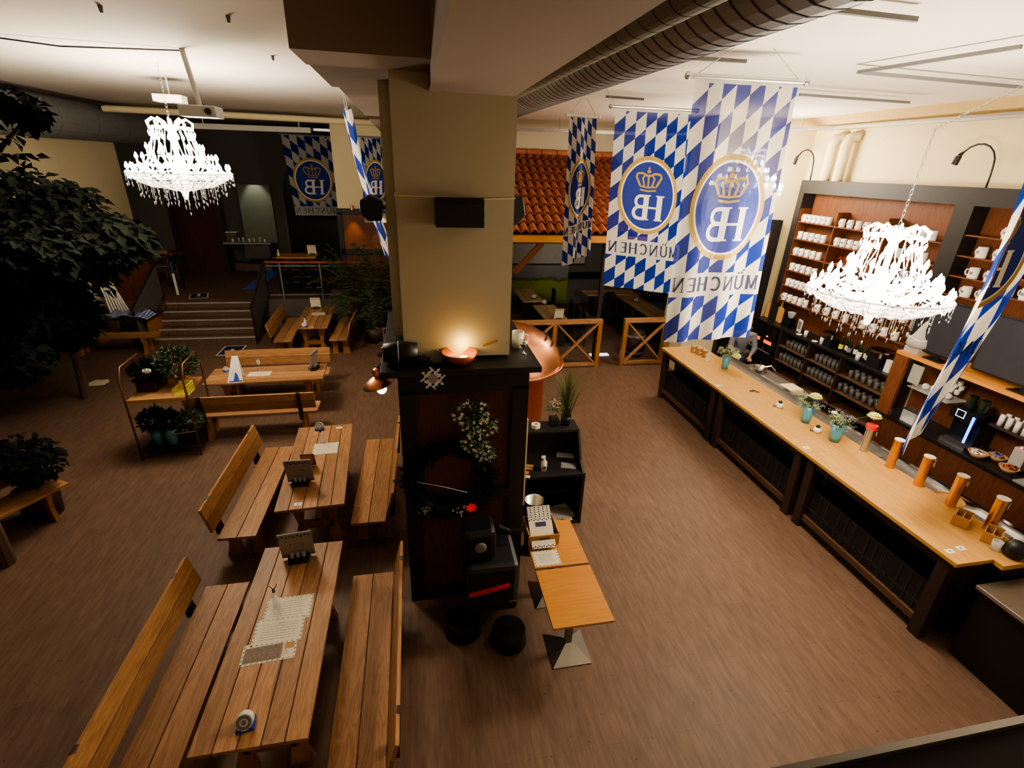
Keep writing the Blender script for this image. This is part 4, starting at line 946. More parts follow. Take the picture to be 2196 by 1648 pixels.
def flag(name, label, S, Wd, Hh, mat, group=None, nu=48, nv=80, thin=False, ov=(.45, .40, .42), txt=(.705, .79), rod=None, strings=None, emblem=True, side=1):
    """S(u, v) -> point; u from picture left to right, v down.  side: sign so that offset is toward the viewer"""
    t = thing(name, label, 'flag', (0,0,0), 0, group)
    q = MB(); q.uv = []
    for j in range(nv+1):
        for i in range(nu+1):
            q.v.append(tuple(S(i/nu, j/nv))); q.uv.append((i/nu, j/nv))
    for j in range(nv):
        for i in range(nu): a = j*(nu+1)+i; q.f.append((a, a+1, a+nu+2, a+nu+1))
    q.build('cloth', mat, t, smooth=True)
    def W_(x, y, off):
        """x metres from left, y metres down"""
        u, v = x/Wd, y/Hh; p = S(u, v); e = .004
        n = (S(u+e, v)-p).cross(S(u, v+e)-p); n = n.normalized() if n.length > 1e-12 else Vector((0,1,0))
        return p+n*off
    def layer(nm, quads, mt, off):
        q = MB()
        if thin and mt+'2' in M: mt = mt+'2'
        for sg in ((-1,) if thin else (1, -1)):
            for c in quads: q.add([W_(x, y, off*sg) for x, y in c], [tuple(range(len(c)))])
        q.build(nm, M[mt], t)
    if emblem:
        cx, cy, rx, ry = Wd*.5, Hh*ov[0], Wd*ov[1], Hh*ov[2]*.5
        def ring(r0, r1, n=44):
            out = []; m_ = 6 if r0 == 0 else 1
            for k in range(n):
                a, b = 2*PI*k/n, 2*PI*(k+1)/n
                for j in range(m_):
                    s0 = r0+(r1-r0)*j/m_; s1 = r0+(r1-r0)*(j+1)/m_
                    out.append([(cx+rx*s*math.cos(g), cy+ry*s*math.sin(g)) for s, g in ((s0,a),(s1,a),(s1,b),(s0,b))])
            return out
        layer('gold_ring', ring(.90, 1.0), 'goldprint', .003); layer('white_ring', ring(.855, .90), 'whiteprint', .0032); layer('blue_oval', ring(0, .855), 'blueprint', .0034)
        # monogram, mirrored: x -> 2cx - x
        mq = []
        def mono(pts, w): 
            for c in strokes(pts, w*ry, .05): mq.append([(2*cx-(cx+p.x), cy-p.y) for p in c])
        k = rx
        for xx in (-.42*k, .02*k): mono([(xx+.03*k, -.60*ry), (xx, .02*ry)], .13)
        mono([(-.42*k, -.29*ry), (.05*k, -.29*ry)], .05)
        mono([(.03*k, .0*ry), (.22*k, .0*ry)]+[(.22*k+.16*k*math.cos(a), -.14*ry+.14*ry*math.sin(a)) for a in [PI/2-PI*i/8 for i in range(9)]], .075)
        mono([(.03*k, -.28*ry), (.22*k, -.28*ry)]+[(.24*k+.20*k*math.cos(a), -.435*ry+.155*ry*math.sin(a)) for a in [PI/2-PI*i/8 for i in range(9)]]+[(.05*k, -.59*ry)], .085)
        for xx, yy in ((-.42*k,.02),(.02*k,.02),(-.39*k,-.60),(.05*k,-.60)): mono([(xx-.14*k, yy*ry), (xx+.13*k, yy*ry)], .035)
        layer('monogram', mq, 'whiteprint', .006)
        # crown
        cq = []
        def cr_(pts): cq.append([(cx+x*k, cy-y*ry) for x, y in pts])
        def st(pts, w):
            for c in strokes([(x*k, y*ry) for x, y in pts], w*ry, .05): cq.append([(cx+p.x, cy-p.y) for p in c])
        st([(-.27,.16),(0,.13),(.27,.16)], .045); st([(-.29,.25),(0,.22),(.29,.25)], .04)
        for s_ in (-1, 1):
            st([(s_*.28,.27),(s_*.42,.48),(s_*.38,.56),(s_*.22,.575),(0,.50)], .055); st([(s_*.13,.25),(s_*.20,.45),(s_*.10,.54),(0,.52)], .045)
        st([(0,.24),(0,.52)], .045); cq.append([(cx+.07*k*math.cos(a), cy-(.62+.045*math.sin(a))*ry) for a in [2*PI*i/10 for i in range(10)]])
        cr_([(-.015,.66),(.015,.66),(.015,.74),(-.015,.74)]); cr_([(-.045,.69),(.045,.69),(.045,.71),(-.045,.71)])
        layer('crown', cq, 'goldprint', .006)
    if txt:
        y0, y1 = txt[0]*Hh, txt[1]*Hh; h = (y1-y0)*.62
        tq = [[(Wd-x, (y0+y1)/2+h*.5-y) for x, y in c] for c in text_quads('MUNCHEN', Wd*.03, 0, Wd*.94, h, Wd*.03)]
        layer('lettering', tq, 'blacktext', .005)
    if rod:
        a, b, r, mt = rod; q = MB(); a = Vector(a); b = Vector(b); d = (b-a).normalized(); q.cyl(a-d*.05, b+d*.05, r); q.sph(a-d*.06, r*1.6, 8, 6); q.sph(b+d*.06, r*1.6, 8, 6); q.build('rod', M[mt], t)
    if strings:
        q = MB()
        for a, b in strings: q.cyl(a, b, .004, n=4)
        q.build('hanging_string', M['greylite'], t)
    return t
loz = lozenge('blue white lozenge cloth', 7.3, 12.0, .62, (.70, .80))
loz3 = lozenge('thin lozenge cloth', 7.3, 12.0, .62, (.70, .80), .09)
loz1 = lozenge('narrow lozenge cloth', 7.0, 12.5, -.45, (.72, .79), .03)
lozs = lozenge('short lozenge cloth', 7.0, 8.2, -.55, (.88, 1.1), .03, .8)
loz4 = lozenge('side lozenge cloth', 5.0, 9.0, .7, None, .04)
def planar(tl, tr, bl_, br_, amp=.02, wav=3.0, ph=0, hem=.0):
    tl, tr, bl_, br_ = map(Vector, (tl, tr, bl_, br_)); n = (tr-tl).cross(bl_-tl).normalized()
    def S(u, v):
        a = tl.lerp(tr, u); b = bl_.lerp(br_, u); p = a.lerp(b, v)
        p = p+n*(amp*(.3+v)*math.sin(2*PI*wav*u+ph+v*1.5)); p.z -= hem*math.sin(PI*u)*v
        return p
    return S
ZT = 5.33
a3, b3 = A(1492, 168, 2, ZT), A(1712, 180, 2, ZT); c3 = A(1424, 735, 1, a3.y); d3 = A(1604, 722, 1, b3.y)
S3 = planar(a3, b3, c3, d3, .022, 2.5, .5, -.0)
hk = Vector(((a3.x+b3.x)/2+.1, a3.y+.1, CEIL))
flag('banner', 'largest hanging lozenge banner in front, bright chandelier sparkle showing through', S3, 1.05, 2.75, loz3, thin=True, ov=(.445,.395,.405), txt=(.70,.795), rod=(a3+Vector((-.02,0,.02)), b3+Vector((.02,0,.02)), .022, 'metal'), strings=[(a3+Vector((0,0,.03)), (a3.x+.35, a3.y, CEIL)), (b3+Vector((0,0,.03)), (b3.x-.35, b3.y, CEIL))])
a2, b2 = A(1321, 232, 2, ZT), A(1484, 240, 2, ZT); c2 = A(1294, 612, 1, a2.y); d2 = A(1449, 632, 1, b2.y)
flag('banner', 'hanging lozenge banner behind and left of the largest one', planar(a2, b2, c2, d2, .014, 2.0, 1.2), 1.1, 2.75, loz, ov=(.445,.40,.43), txt=(.70,.80), rod=(a2+Vector((-.02,0,.02)), b2+Vector((.02,0,.02)), .02, 'metal'), strings=[(a2, (a2.x-.2, a2.y, CEIL)), (b2, (b2.x+.2, b2.y, CEIL))])
a1, b1 = A(1222, 246, 2, ZT), A(1279, 251, 2, ZT); c1 = A(1208, 572, 1, a1.y); d1 = A(1263, 545, 1, b1.y)
flag('banner', 'narrow folded banner on a white rod before the red tiled roof', planar(a1, b1, c1, d1, .05, 1.6, .4), .56, 2.6, loz1, ov=(.48,.40,.42), txt=(.715,.795), rod=(a1, b1, .02, 'white'), strings=[(a1, (a1.x+.2, a1.y, CEIL)), (b1, (b1.x-.2, b1.y, CEIL))])
aL, bL = A(602, 287, 1, 18.2), A(716, 293, 1, 18.2); cL, dL = A(634, 462, 1, 18.2), A(728, 463, 1, 18.2)
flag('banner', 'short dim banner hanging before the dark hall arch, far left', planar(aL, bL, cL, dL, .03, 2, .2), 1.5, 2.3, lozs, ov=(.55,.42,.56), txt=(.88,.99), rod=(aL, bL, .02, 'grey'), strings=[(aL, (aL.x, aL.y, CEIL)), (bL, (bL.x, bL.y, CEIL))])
aN, bN = A(772, 293, 1, 15.9), A(832, 296, 1, 15.9); cN, dN = A(782, 478, 1, 15.9), A(838, 478, 1, 15.9)
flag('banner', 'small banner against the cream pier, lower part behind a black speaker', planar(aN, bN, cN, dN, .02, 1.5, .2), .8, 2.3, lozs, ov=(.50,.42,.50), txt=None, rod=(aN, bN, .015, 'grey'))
# side-on banner left of the pillar
aM = A(742, 236, 2, 5.2)
def SM(u, v):
    bx = Vector((-.86-.10*u, 8.55+.55*u*(1-.3*v), 5.2)); tgt = Vector((-.42+.06*u, 8.0+.5*u, 3.1+.1*math.sin(3*u)))
    p = bx.lerp(tgt, v); p.x += .06*math.sin(9*u+2*v)+.05*math.sin(PI*v)*-1
    return p
flag('banner', 'banner seen edge on, sagging diagonally toward the left pillar speaker', SM, 1.1, 2.3, loz4, emblem=False, txt=None, nu=30, rod=((-.86, 8.5, 5.21), (-.96, 9.1, 5.21), .02, 'grey'), strings=[((-.86, 8.5, 5.21), (-.95, 8.6, CEIL)), ((-.96, 9.1, 5.21), (-.95, 8.8, CEIL))])
# far right twisted banner
p0 = A(1950, 975, 2, 1.85); hd = Vector((p0.x, p0.y, 0)).normalized(); hs = Vector((hd.y, -hd.x, 0))
def S4(u, v):
    z = 4.95-(4.95-1.85)*v
    bulge = .13+.07*math.sin(PI*min(1, v*1.3))-.10*max(0, (v-.75)/.25)
    p = Vector((p0.x, p0.y, z))+hd*(.75*u-.1)
    p += hs*(bulge*u+.05*math.sin(7*u+3*v)*(.4+u)-.02+.03*math.sin(5*v))
    p.z += (.25*u if v > .8 else 0)*(v-.8)*5*.6
    return p
def S4b(u, v): return S4(u, v)
flag('banner', 'twisted banner seen edge on at the right, its tip hanging over the beer taps', S4b, .9, 3.1, loz4, nu=40, nv=90, ov=(.33,.38,.34), txt=(.60,.67), rod=(S4(0,0), S4(1,0), .02, 'metal'), strings=[(S4(0,0), S4(0,0)+Vector((0,0,.65))), (S4(1,0), S4(1,0)+Vector((0,0,.65)))])
# ------------------------------------------------------------------ chandeliers
def chandelier(label, loc, s, chain_to, zs_=1.12):
    t = thing('chandelier', label, 'chandelier', loc, 0, None); t.scale = (s, s, s*zs_)
    b = MB(); b.lathe([(0,.10),(.03,.12),(.05,.2),(.12,.26),(.05,.34),(.03,.5),(.06,.62),(.03,.7),(.03,.9),(.07,.98),(.02,1.05),(0,1.06)], 14); b.build('central_stem', M['crystalhot'], t, smooth=True)
    tiers = [(.66,.50,20),(.52,.62,16),(.36,.74,12),(.24,.86,8)]
    for ti, (R, z, n) in enumerate(tiers):
        for k in range(n):
            a = 2*PI*k/n+ti*.2; ca, sa = math.cos(a), math.sin(a); holder = t
            if ti < 3:
                q = MB(); zz = z-.10; pts = [(R*f*ca, R*f*sa, zz+h) for f, h in ((.08,-.05),(.3,-.13),(.6,-.13),(.85,-.06),(1,.0))]; q.tube(pts, .011, 5)
                q.lathe([(0,0),(.035,.004),(.045,.02),(.01,.01),(.01,.05),(0,.05)], 8, c=(R*ca, R*sa, zz)); holder = q.build('arm', M['crystalarm' if ti == 0 else 'crystalhot'], t, smooth=True)
                q = MB(); q.cyl((R*ca, R*sa, zz+.03), (R*ca, R*sa, zz+.085), .011, n=6); q.build('candle', M['white'], holder)
            q = MB(); q.lathe([(0,0),(.019,.012),(.024,.035),(.010,.07),(0,.085)], 8, c=(R*ca, R*sa, z-.015)); q.build('bulb', M['bulb'], holder, smooth=True)
    # drop fringes
    rr = random.Random(3)
    def drops(R, z, n, L, mt, cnt_b, w=.012):
        for k in range(n):
            a = 2*PI*k/n+R; x, y = R*math.cos(a), R*math.sin(a); l = L*(.85+.3*rr.random()); q = MB()
            nb = cnt_b
            for j in range(nb): q.octa((x, y, z-l*.72*j/max(1,nb)), w*.5, l*.40/max(1,nb))
            q.octa((x, y, z-l*.86), w, l*.07, l*.14); q.build('crystal_drop', M[mt], t)
    drops(.70, .44, 36, .15, 'crystal', 3, .010); drops(.57, .37, 28, .21, 'crystal', 6, .010); drops(.42, .31, 20, .25, 'crystal', 8, .009); drops(.26, .27, 12, .26, 'crystal', 9, .009); drops(.12, .24, 4, .24, 'crystal', 9, .009); drops(.02, .12, 1, .22, 'crystal', 6, .014)
    q = MB()
    for R, z in ((.70,.445),(.57,.375),(.42,.315),(.26,.275),(.12,.245)):
        q.tube([(R*math.cos(a), R*math.sin(a), z) for a in [2*PI*k/36 for k in range(37)]], .008, 4)
    for k in range(18):
        a = 2*PI*k/18; q.tube([(.70*math.cos(a), .70*math.sin(a), .445), (.45*math.cos(a), .45*math.sin(a), .31), (.12*math.cos(a), .12*math.sin(a), .22)], .007, 4)
    q.build('basket_frame', M['crystalarm'], t)
    q = MB(); q.tube([(.24*math.cos(a), .24*math.sin(a), 1.0) for a in [2*PI*k/36 for k in range(37)]], .01, 4); q.build('crown_ring', M['crystalhot'], t)
    st = MB()
    def strand(p, q_, sag, n):
        p = Vector(p); q_ = Vector(q_)
        for j in range(n+1):
            f = j/n; c = p.lerp(q_, f); c.z -= sag*4*f*(1-f); st.octa(c, .009, .014)
    for k in range(22):
        a = 2*PI*k/22; a2_ = a+2*PI/44
        strand((.24*math.cos(a), .24*math.sin(a), 1.0), (.34*math.cos(a2_), .34*math.sin(a2_), .70), .03, 14)
        strand((.34*math.cos(a2_), .34*math.sin(a2_), .68), (.52*math.cos(a), .52*math.sin(a), .55), .06, 10)
        strand((.52*math.cos(a), .52*math.sin(a), .55), (.68*math.cos(a2_), .68*math.sin(a2_), .46), .05, 9)
        strand((.68*math.cos(a), .68*math.sin(a), .44), (.68*math.cos(a+2*PI/22), .68*math.sin(a+2*PI/22), .44), .06, 12)
    o = st.build('crystal_strands', M['crystalhot'], t); o['kind'] = 'stuff'
    q = MB()
    for k in range(10):
        a = 2*PI*k/10; ca, sa = math.cos(a), math.sin(a)
        q.tube([(.05*ca, .05*sa, .96), (.12*ca, .12*sa, 1.06), (.22*ca, .22*sa, 1.10), (.30*ca, .30*sa, 1.05), (.28*ca, .28*sa, .97), (.24*ca, .24*sa, .99)], .014, 5)
        q.octa((.30*ca, .30*sa, .93), .014, .03, .05)
    q.build('crown_leaves', M['crystalhot'], t, smooth=True)
    # chain
    q = MB(); p = Vector((0,0,1.05)); top = Vector(((chain_to[0][0]-loc[0])/s, (chain_to[0][1]-loc[1])/s, (chain_to[0][2]-loc[2])/s/zs_)); pts_ = [p, top]
    for c_ in chain_to[1:]: pts_.append(Vector(((c_[0]-loc[0])/s, (c_[1]-loc[1])/s, (c_[2]-loc[2])/s/zs_)))
    for i in range(len(pts_)-1):
        a_, b__ = pts_[i], pts_[i+1]; n = max(2, int((b__-a_).length/.045)); d = (b__-a_)/n; sd = d.cross(Vector((1,.3,0))).normalized(); sd2 = d.cross(sd).normalized()
        for j in range(n):
            c0 = a_+d*(j+.5); w_ = (sd if j % 2 else sd2)*.011
            q.tube([c0-d*.6, c0-d*.35+w_, c0+d*.35+w_, c0+d*.6, c0+d*.35-w_, c0-d*.35-w_, c0-d*.6], .0032, 4)
    q.build('chain', M['metal'], t)
    for ch in t.children_recursive:
        if ch.name.split('.')[0] not in ('chain',): ch.visible_shadow = False
    return t
CHR = (4.46, 4.07, 3.05); CHL = (-3.20, 8.35, 3.80); s_c = 1.0
jr = A(1992, 256, 0, 4.50); 
pr = A(1992, 256, 1, 4.07)
chandelier('large lit crystal chandelier hanging above the bar on the right', CHR, .87, [(4.50, 4.07, 4.93), (5.75, 3.9, CEIL)])
chandelier('lit crystal chandelier on the left beyond the big tree', CHL, .93, [(CHL[0], CHL[1], CEIL)])
cb = A(1597, 400, 1, 9.6)
chandelier('lit chandelier half hidden behind the largest banner', (cb.x, cb.y, cb.z-.55), 1.0, [(cb.x, cb.y, CEIL)])
def light(name, loc, power, r, col=(1,.84,.62), kind='POINT'):
    d = bpy.data.lights.new(name, kind); d.energy = power; d.color = col; d.shadow_soft_size = r; o = bpy.data.objects.new(name, d); C.objects.link(o); o.location = loc; return o
light('chandelier_light', (4.46, 4.07, 3.68), 265, .35)
light('chandelier_light', (CHL[0], CHL[1], 4.5), 175, .35)
light('chandelier_light', (cb.x, cb.y, cb.z), 75, .3)
# ------------------------------------------------------------------ ducts, trays, rails
def duct(label, p0_, p1_, r, mt, rings, step, cat='duct', name='vent_duct', flat=1.0):
    t = thing(name, label, cat, (0,0,0)); p0_ = Vector(p0_); p1_ = Vector(p1_); L = (p1_-p0_).length; d = (p1_-p0_)/L
    q = MB(); q.cyl(p0_, p1_, r, n=28); q.build('tube', M[mt], t, smooth=False)
    q = MB(); k = 0
    while k*step < L:
        c = p0_+d*(k*step); q.cyl(c-d*.004, c+d*.004, r*1.008, n=28); k += 1
    q.build('seam_rings', M[rings], t); return t
duct('wide silver ribbed air duct running under the ceiling right of the pillar', (1.49, .2, 5.3), (.86, 12.5, 5.3), .28, 'zinc', 'dark', .10)
duct('narrow grey wrapped duct beside the wide silver one', (1.16, .2, 5.15), (.93, 5.0, 5.15), .10, 'flex', 'dark', .13)
duct('long pale grey air duct high along the left wall', (-7.35, 6.0, 5.15), (-7.45, 19.0, 5.15), .42, 'grey', 'slate', 1.4)
o = MB().cyl((-6.75, 6.0, 5.5), (-6.9, 17.0, 5.5), .03).build('pipe', M['darkbrown']); tag(o, 'dark thin pipe above the left air duct', 'pipe')
o = MB().cyl((-6.9, 14.5, 5.42), (9.0, 15.4, 5.42), .07).build('pipe', M['creamlight']); tag(o, 'cream pipe crossing the far end of ceiling', 'pipe')
def ctray(name_l, pts, w=.16):
    t = thing('cable_tray', name_l, 'cable tray', (0,0,0)); q = MB()
    for i in range(len(pts)-1): q.bar(pts[i], pts[i+1], w, .03); q.bar(Vector(pts[i])+Vector((0,0,.03)), Vector(pts[i+1])+Vector((0,0,.03)), .02, .05)
    q.build('tray', M['metal'], t); q = MB()
    for i in range(len(pts)-1):
        n = 3
        for k in range(n): c = Vector(pts[i]).lerp(Vector(pts[i+1]), (k+.5)/n); q.cyl(c, (c.x, c.y, CEIL), .006, n=5)
    q.build('hanger_rod', M['grey'], t)
ctray('perforated cable tray running along the right wall above the mug shelf', [(8.1, 9.4, 5.38), (8.1, 4.6, 5.34)])
ctray('cable tray along the rear wall above the tiled roof', [(1.0, 13.1, 5.3), (6.0, 12.3, 5.3), (8.1, 9.4, 5.38)])
ctray('cable tray crossing the far left of the hall', [(-7.0, 17.4, 5.3), (-1.5, 17.4, 5.3)])
struct(MB().box(8.0, 8.45, -1.2, 10.3, 5.45, CEIL), 'trim_soffit', plain('tan soffit paint', (.50,.36,.16), .85))
def rail(label, p0_, p1_):
    o = MB().bar(p0_, p1_, .035, .03).build('ceiling_rail', M['grey']); tag(o, label, 'ceiling rail'); return o
zr = 5.52
for lb, a_, b__ in (('metal ceiling rail rising to the right edge from a chain corner', (1840, 155), (2190, 100)), ('metal ceiling rail from the same chain corner running down right', (1842, 155), (2190, 187)),
    ('metal ceiling rail behind the largest banner rod', (1715, 203), (1950, 220)), ('thin metal rail at top right beside the silver duct', (1790, 22), (1965, 42)), ('short metal rail left of the largest banner string', (1480, 124), (1600, 132)), ('short rail under the silver duct near the narrow banner', (1300, 207), (1380, 213))):
    rail(lb, A(*a_, 2, zr), A(*b__, 2, zr))
for k, (px, py) in enumerate(((630, 35), (490, 35), (585, 120), (640, 165))):
    pass
o = MB().cyl(A(403, 105, 2, CEIL), A(432, 228, 1, A(403,105,2,CEIL).y), .03).build('x', M['greylite'])
pj = A(432, 240, 1, A(403,105,2,CEIL).y); bpy.data.objects.remove(o)
t = thing('projector', 'grey projector hanging on a slanting ceiling pole beside the left chandelier', 'projector', (pj.x, pj.y, pj.z))
MB().box(-.2, .2, -.14, .14, -.06, .06).build('housing', M['greylite'], t, bevel=.01); MB().cyl((.12, -.141, 0), (.12, -.16, 0), .035).build('lens', M['black'], t)
MB().cyl((0,0,.06), (-.08, 0, CEIL-pj.z), .028).build('pole', M['greylite'], t)
MB().tube([(.02,.05,.06), (-.1,.05,.5), (-.05,.0,CEIL-pj.z-.02), (-1.3,.0,CEIL-pj.z-.06), (-2.2,-.1,CEIL-pj.z-.01)], .009, 5).build('cable', M['dark'], t)
pj2 = A(365, 212, 1, 9.6)
t = thing('hanging_box', 'small white box hanging right behind the left chandelier chain', 'box', (pj2.x, pj2.y, pj2.z)); MB().box(-.2, .2, -.12, .12, -.05, .05).build('housing', M['whiteprint'], t); MB().cyl((0,0,.05), (0,0,CEIL-pj2.z), .012).build('pole', M['greylite'], t)
s0, s1 = A(410, 270, 1, 17.0), A(667, 280, 1, 17.0)
q = MB(); q.bar(s0, s1, .14, .14)
for f_ in (.1, .9): c_ = s0.lerp(s1, f_); q.cyl(c_, (c_.x, c_.y, CEIL), .015, n=6)
o = q.build('hanging_screen_case', M['whiteprint']); tag(o, 'long white projection screen case under the far ceiling', 'projection screen')
for k, (px, py, lb) in enumerate(((630*740/2178, 35*740/2178, 'tiny ceiling sprinkler at upper left edge'), (1438*740/2178, 98*740/2178, 'tiny ceiling sprinkler left of the beams'), (1720*740/2178, 350*740/2178, 'tiny ceiling sprinkler nearest the left chandelier glow'))):
    c = A(px, py, 2, CEIL); o = MB().cyl((0,0,-.05), (0,0,0), .012, .02, 8).build('smoke_sprinkler', M['grey'], loc=(c.x, c.y, CEIL)); tag(o, lb, 'sprinkler')
# ------------------------------------------------------------------ hall at the back
struct(MB().box(-7.7, -6.5, 18.95, 19.05, .8, 2.95), 'door_1', M['doorwood'])
struct(MB().prism([(-7.9,.8),(-7.72,.8),(-7.72,3.0),(-6.48,3.0),(-6.48,.8),(-6.3,.8),(-6.3,3.2),(-7.9,3.2)], 'y', 18.9, 19.1), 'trim_1', M['darkbrown'])
struct(MB().box(-9.5, -7.9, 18.9, 19.1, .8, CEIL), 'wall_hall_left', M['slate'])
arch = MB(); pts = [(-4.6,.8)]+[(-3.4+1.2*math.cos(a), 3.4+1.3*math.sin(a)) for a in [PI-PI*k/14 for k in range(15)]]+[(-2.2,.8)]; arch.prism(pts, 'y', 20.5, 20.58); struct(arch, 'trim_arch', M['blackgloss'])
t = thing('wall_niche', 'lit grey green niche panel with a ceiling spotlight at the back', 'panel', (-5.55, 20.4, 0)); MB().box(-.55, .55, -.05, .1, 1.6, 3.6).build('panel', plain('grey green paint', (.14,.16,.11), .8), t)
l = light('niche_spot', (-5.5, 19.95, 4.15), 60, .05, (1,.95,.85), 'SPOT'); l.data.spot_size = 1.1; l.data.spot_blend = .6; l.rotation_euler = (.22, 0, 0)
t = thing('service_table', 'narrow dark table with glassware before the grey green niche', 'table', (-5.6, 19.0, .8)); MB().box(-.75, .75, -.3, .3, .98, 1.02).build('tabletop', M['greylite'], t)
q = MB()
for sx in (-.7, .7): q.box(sx-.03, sx+.03, -.25, .25, 0, .98)
q.box(-.7,.7,-.02,.02,.3,.36); q.build('legs', M['dark'], t); MB().box(-.1,.7,-.28,-.26,.5,.95).build('skirt', M['slate'], t)
for k in range(7):
    o = MB().lathe([(0,0),(.03,0),(.035,.1+.03*(k % 3)),(.03,.1+.03*(k % 3)),(0,.01)], 8).build('glass', M['white' if k % 3 == 0 else 'glass'], loc=(-6.1+.17*k, 18.95+.08*(k % 2), 1.8205)); tag(o, 'small glassware on the narrow dark table at the back', 'glass', 'glassware at the back table')
t = thing('serving_riser', 'small white topped riser on the narrow back table', 'riser', (-6.15, 19.1, 1.8205)); MB().box(-.2,.2,-.12,.12,.3,.33).build('top', M['white'], t); MB().box(-.17,.17,-.1,.1,0,.3).build('body', M['slate'], t)
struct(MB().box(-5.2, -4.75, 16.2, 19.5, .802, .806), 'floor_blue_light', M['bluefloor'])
# wooden chair
def chair(label, loc, rz):
    t = thing('wooden_chair', label, 'chair', loc, rz)
    MB().box(-.21,.21,-.2,.2,.44,.47).build('seat', M['pineX'], t)
    for sx in (-1,1):
        MB().bar((sx*.18,-.17,0),(sx*.18,-.17,.44),.035,.035).build('leg', M['pineZ'], t); MB().bar((sx*.2,.22,0),(sx*.19,.17,.92),.035,.035).build('leg', M['pineZ'], t)
    q = MB(); q.box(-.24,.24,.15,.19,.84,.95); q.build('top_rail', M['pineX'], t)
    q = MB(); q.box(-.19,.19,.16,.18,.72,.75); q.box(-.19,.19,.16,.18,.64,.67); q.build('back_slat', M['pineX'], t)
    q = MB(); q.bar((-.18,-.17,.2),(.18,-.17,.2),.02,.02); q.bar((-.18,-.17,.28),(-.19,.2,.28),.02,.02); q.bar((.18,-.17,.28),(.19,.2,.28),.02,.02); q.build('stretcher', M['pineX'], t)
c = A(365, 600, 2, .8); chair('light wooden chair on the landing by the brown door', (c.x, c.y, .801), PI-.2)
cc_t = thing('round_table', 'dim dark red table behind the light wooden chair', 'table', (c.x-.05, c.y+.75, .8)); MB().lathe([(0,.72),(.45,.72),(.45,.76),(0,.76)], 22).build('tabletop', M['copperd'], cc_t); MB().cyl((0,0,0),(0,0,.72),.04).build('column', M['dark'], cc_t)
# high table on platform
t = thing('high_table', 'narrow high table laid with cards on the platform behind the red rail', 'table', (-3.65, 16.7, .8)); MB().box(-.66,.66,-.38,.38,.91,.95).build('tabletop', M['orange'], t)
for sx in (-.5,.5): MB().box(sx-.04,sx+.04,-.3,.3,0,.91).build('leg', M['dark'], t)
o = MB().prism([(-.03,0),(.03,0),(.012,.18),(-.012,.18)], 'y', -.02, .02).build('napkin', M['white'], loc=(-4.12, 16.62, 1.7505)); tag(o, 'pointed white napkin on the narrow high table', 'napkin')
t = thing('wire_rack', 'black rack holding steel trays behind the platform railing', 'rack', (-3.25, 15.6, .8))
for x in (-.65, 0, .65):
    q = MB()
    q.box(x-.02, x+.02, -.2, .2, 0, .9)
    q.build('upright', M['black'], t); q = MB()
for z in (.2, .36, .52, .72): MB().box(-.65, .65, -.2, .2, z, z+.015).build('shelf', M['black'], t)
q = MB()
for z in (.222, .382, .542, .742):
    for k in range(4):
        if (k+int(z*50)) % 3: q.box(-.58+k*.31, -.40+k*.31, -.21, -.19, z, z+.02)
q.build('steel_edge', M['chrome'], t)
# wall spots on pier
for k, (px, lb) in enumerate(((754, 'small copper wall spot on the cladding, left one'), (816, 'small copper wall spot on the cladding beside the speaker'))):
    c = A(px, 446, 1, 15.85); t = thing('wall_spot', lb, 'lamp', (c.x, 15.86, c.z)); MB().cyl((0,0,-.06),(0,0,.06),.05,.035).build('shade', M['copper'], t); MB().cyl((0,0,.06),(0,.13,.08),.01).build('bracket', M['copper'], t)
    l = light('wall_spot_light', (c.x, 15.78, c.z-.05), 45, .03, (1,.62,.22), 'SPOT'); l.data.spot_size = 1.0; l.data.spot_blend = .7; l.rotation_euler = (.12, 0, 0)
# ------------------------------------------------------------------ tiled roof and dining area
rf = thing('tiled_roof', 'sloping red clay tiled lean-to roof with timber eave beam', 'roof', (0,0,0))
X0, X1 = .9, 5.35; e = Vector((0, 10.8, 3.2)); r_ = Vector((0, 13.55, 4.82)); sl = (r_-e); Ls = sl.length; sd = sl/Ls; nn = Vector((0,-sd.z, sd.y))
q = MB(); q.add([(X0, e.y, e.z-.03), (X1, e.y, e.z-.03), (X1, r_.y, r_.z-.03), (X0, r_.y, r_.z-.03)], [(0,1,2,3)]); q.build('under_boards', M['darkbrown'], rf)
nc = int((X1-X0)/.2); nr = 10
q = MB()
for j in range(nr):
    for i in range(nc):
        x0 = X0+i*.2; pts = []
        for vv in (0, 1):
            base = e+sd*(Ls*(j+vv*1.12)/nr)+nn*(.045*(1-vv)+.005)
            for k in range(7):
                f = k/6; h = .045*math.sin(PI*f*2-.6); pts.append((x0+.2*f, base.y+nn.y*h, base.z+nn.z*h))
        q.add(pts, [(k, k+1, k+8, k+7) for k in range(6)]+[(k, k+1, 0+k, 0+k)[:3] for k in ()])
q.build('clay_tiles', M['terra'], rf)
q = MB()
for i in range(nc//2): q.cyl((X0+i*.4, r_.y-.02, r_.z+.04), (X0+i*.4+.38, r_.y-.02, r_.z+.04), .07, .085, 10)
q.build('ridge_tiles', M['terra'], rf)
MB().box(X0, X1, 10.72, 10.86, 3.02, 3.16).build('eave_beam', M['orangeX'], rf)
MB().box(X0, X1, 10.86, 11.1, 2.98, 3.02).build('fascia', M['dark'], rf)
for x in (X0+.1, 4.30):
    MB().box(x-.045, x+.045, 10.96, 11.06, 0, 3.02).build('post', M['dark'], rf)
MB().bar((2.15, 10.8, 2.35), (2.75, 10.8, 3.0), .1, .12).build('brace', M['redwood'], rf)
struct(MB().box(.3, 1.2, 13.6, 13.75, 0, CEIL), 'wall_behind_pillar', M['slate'])
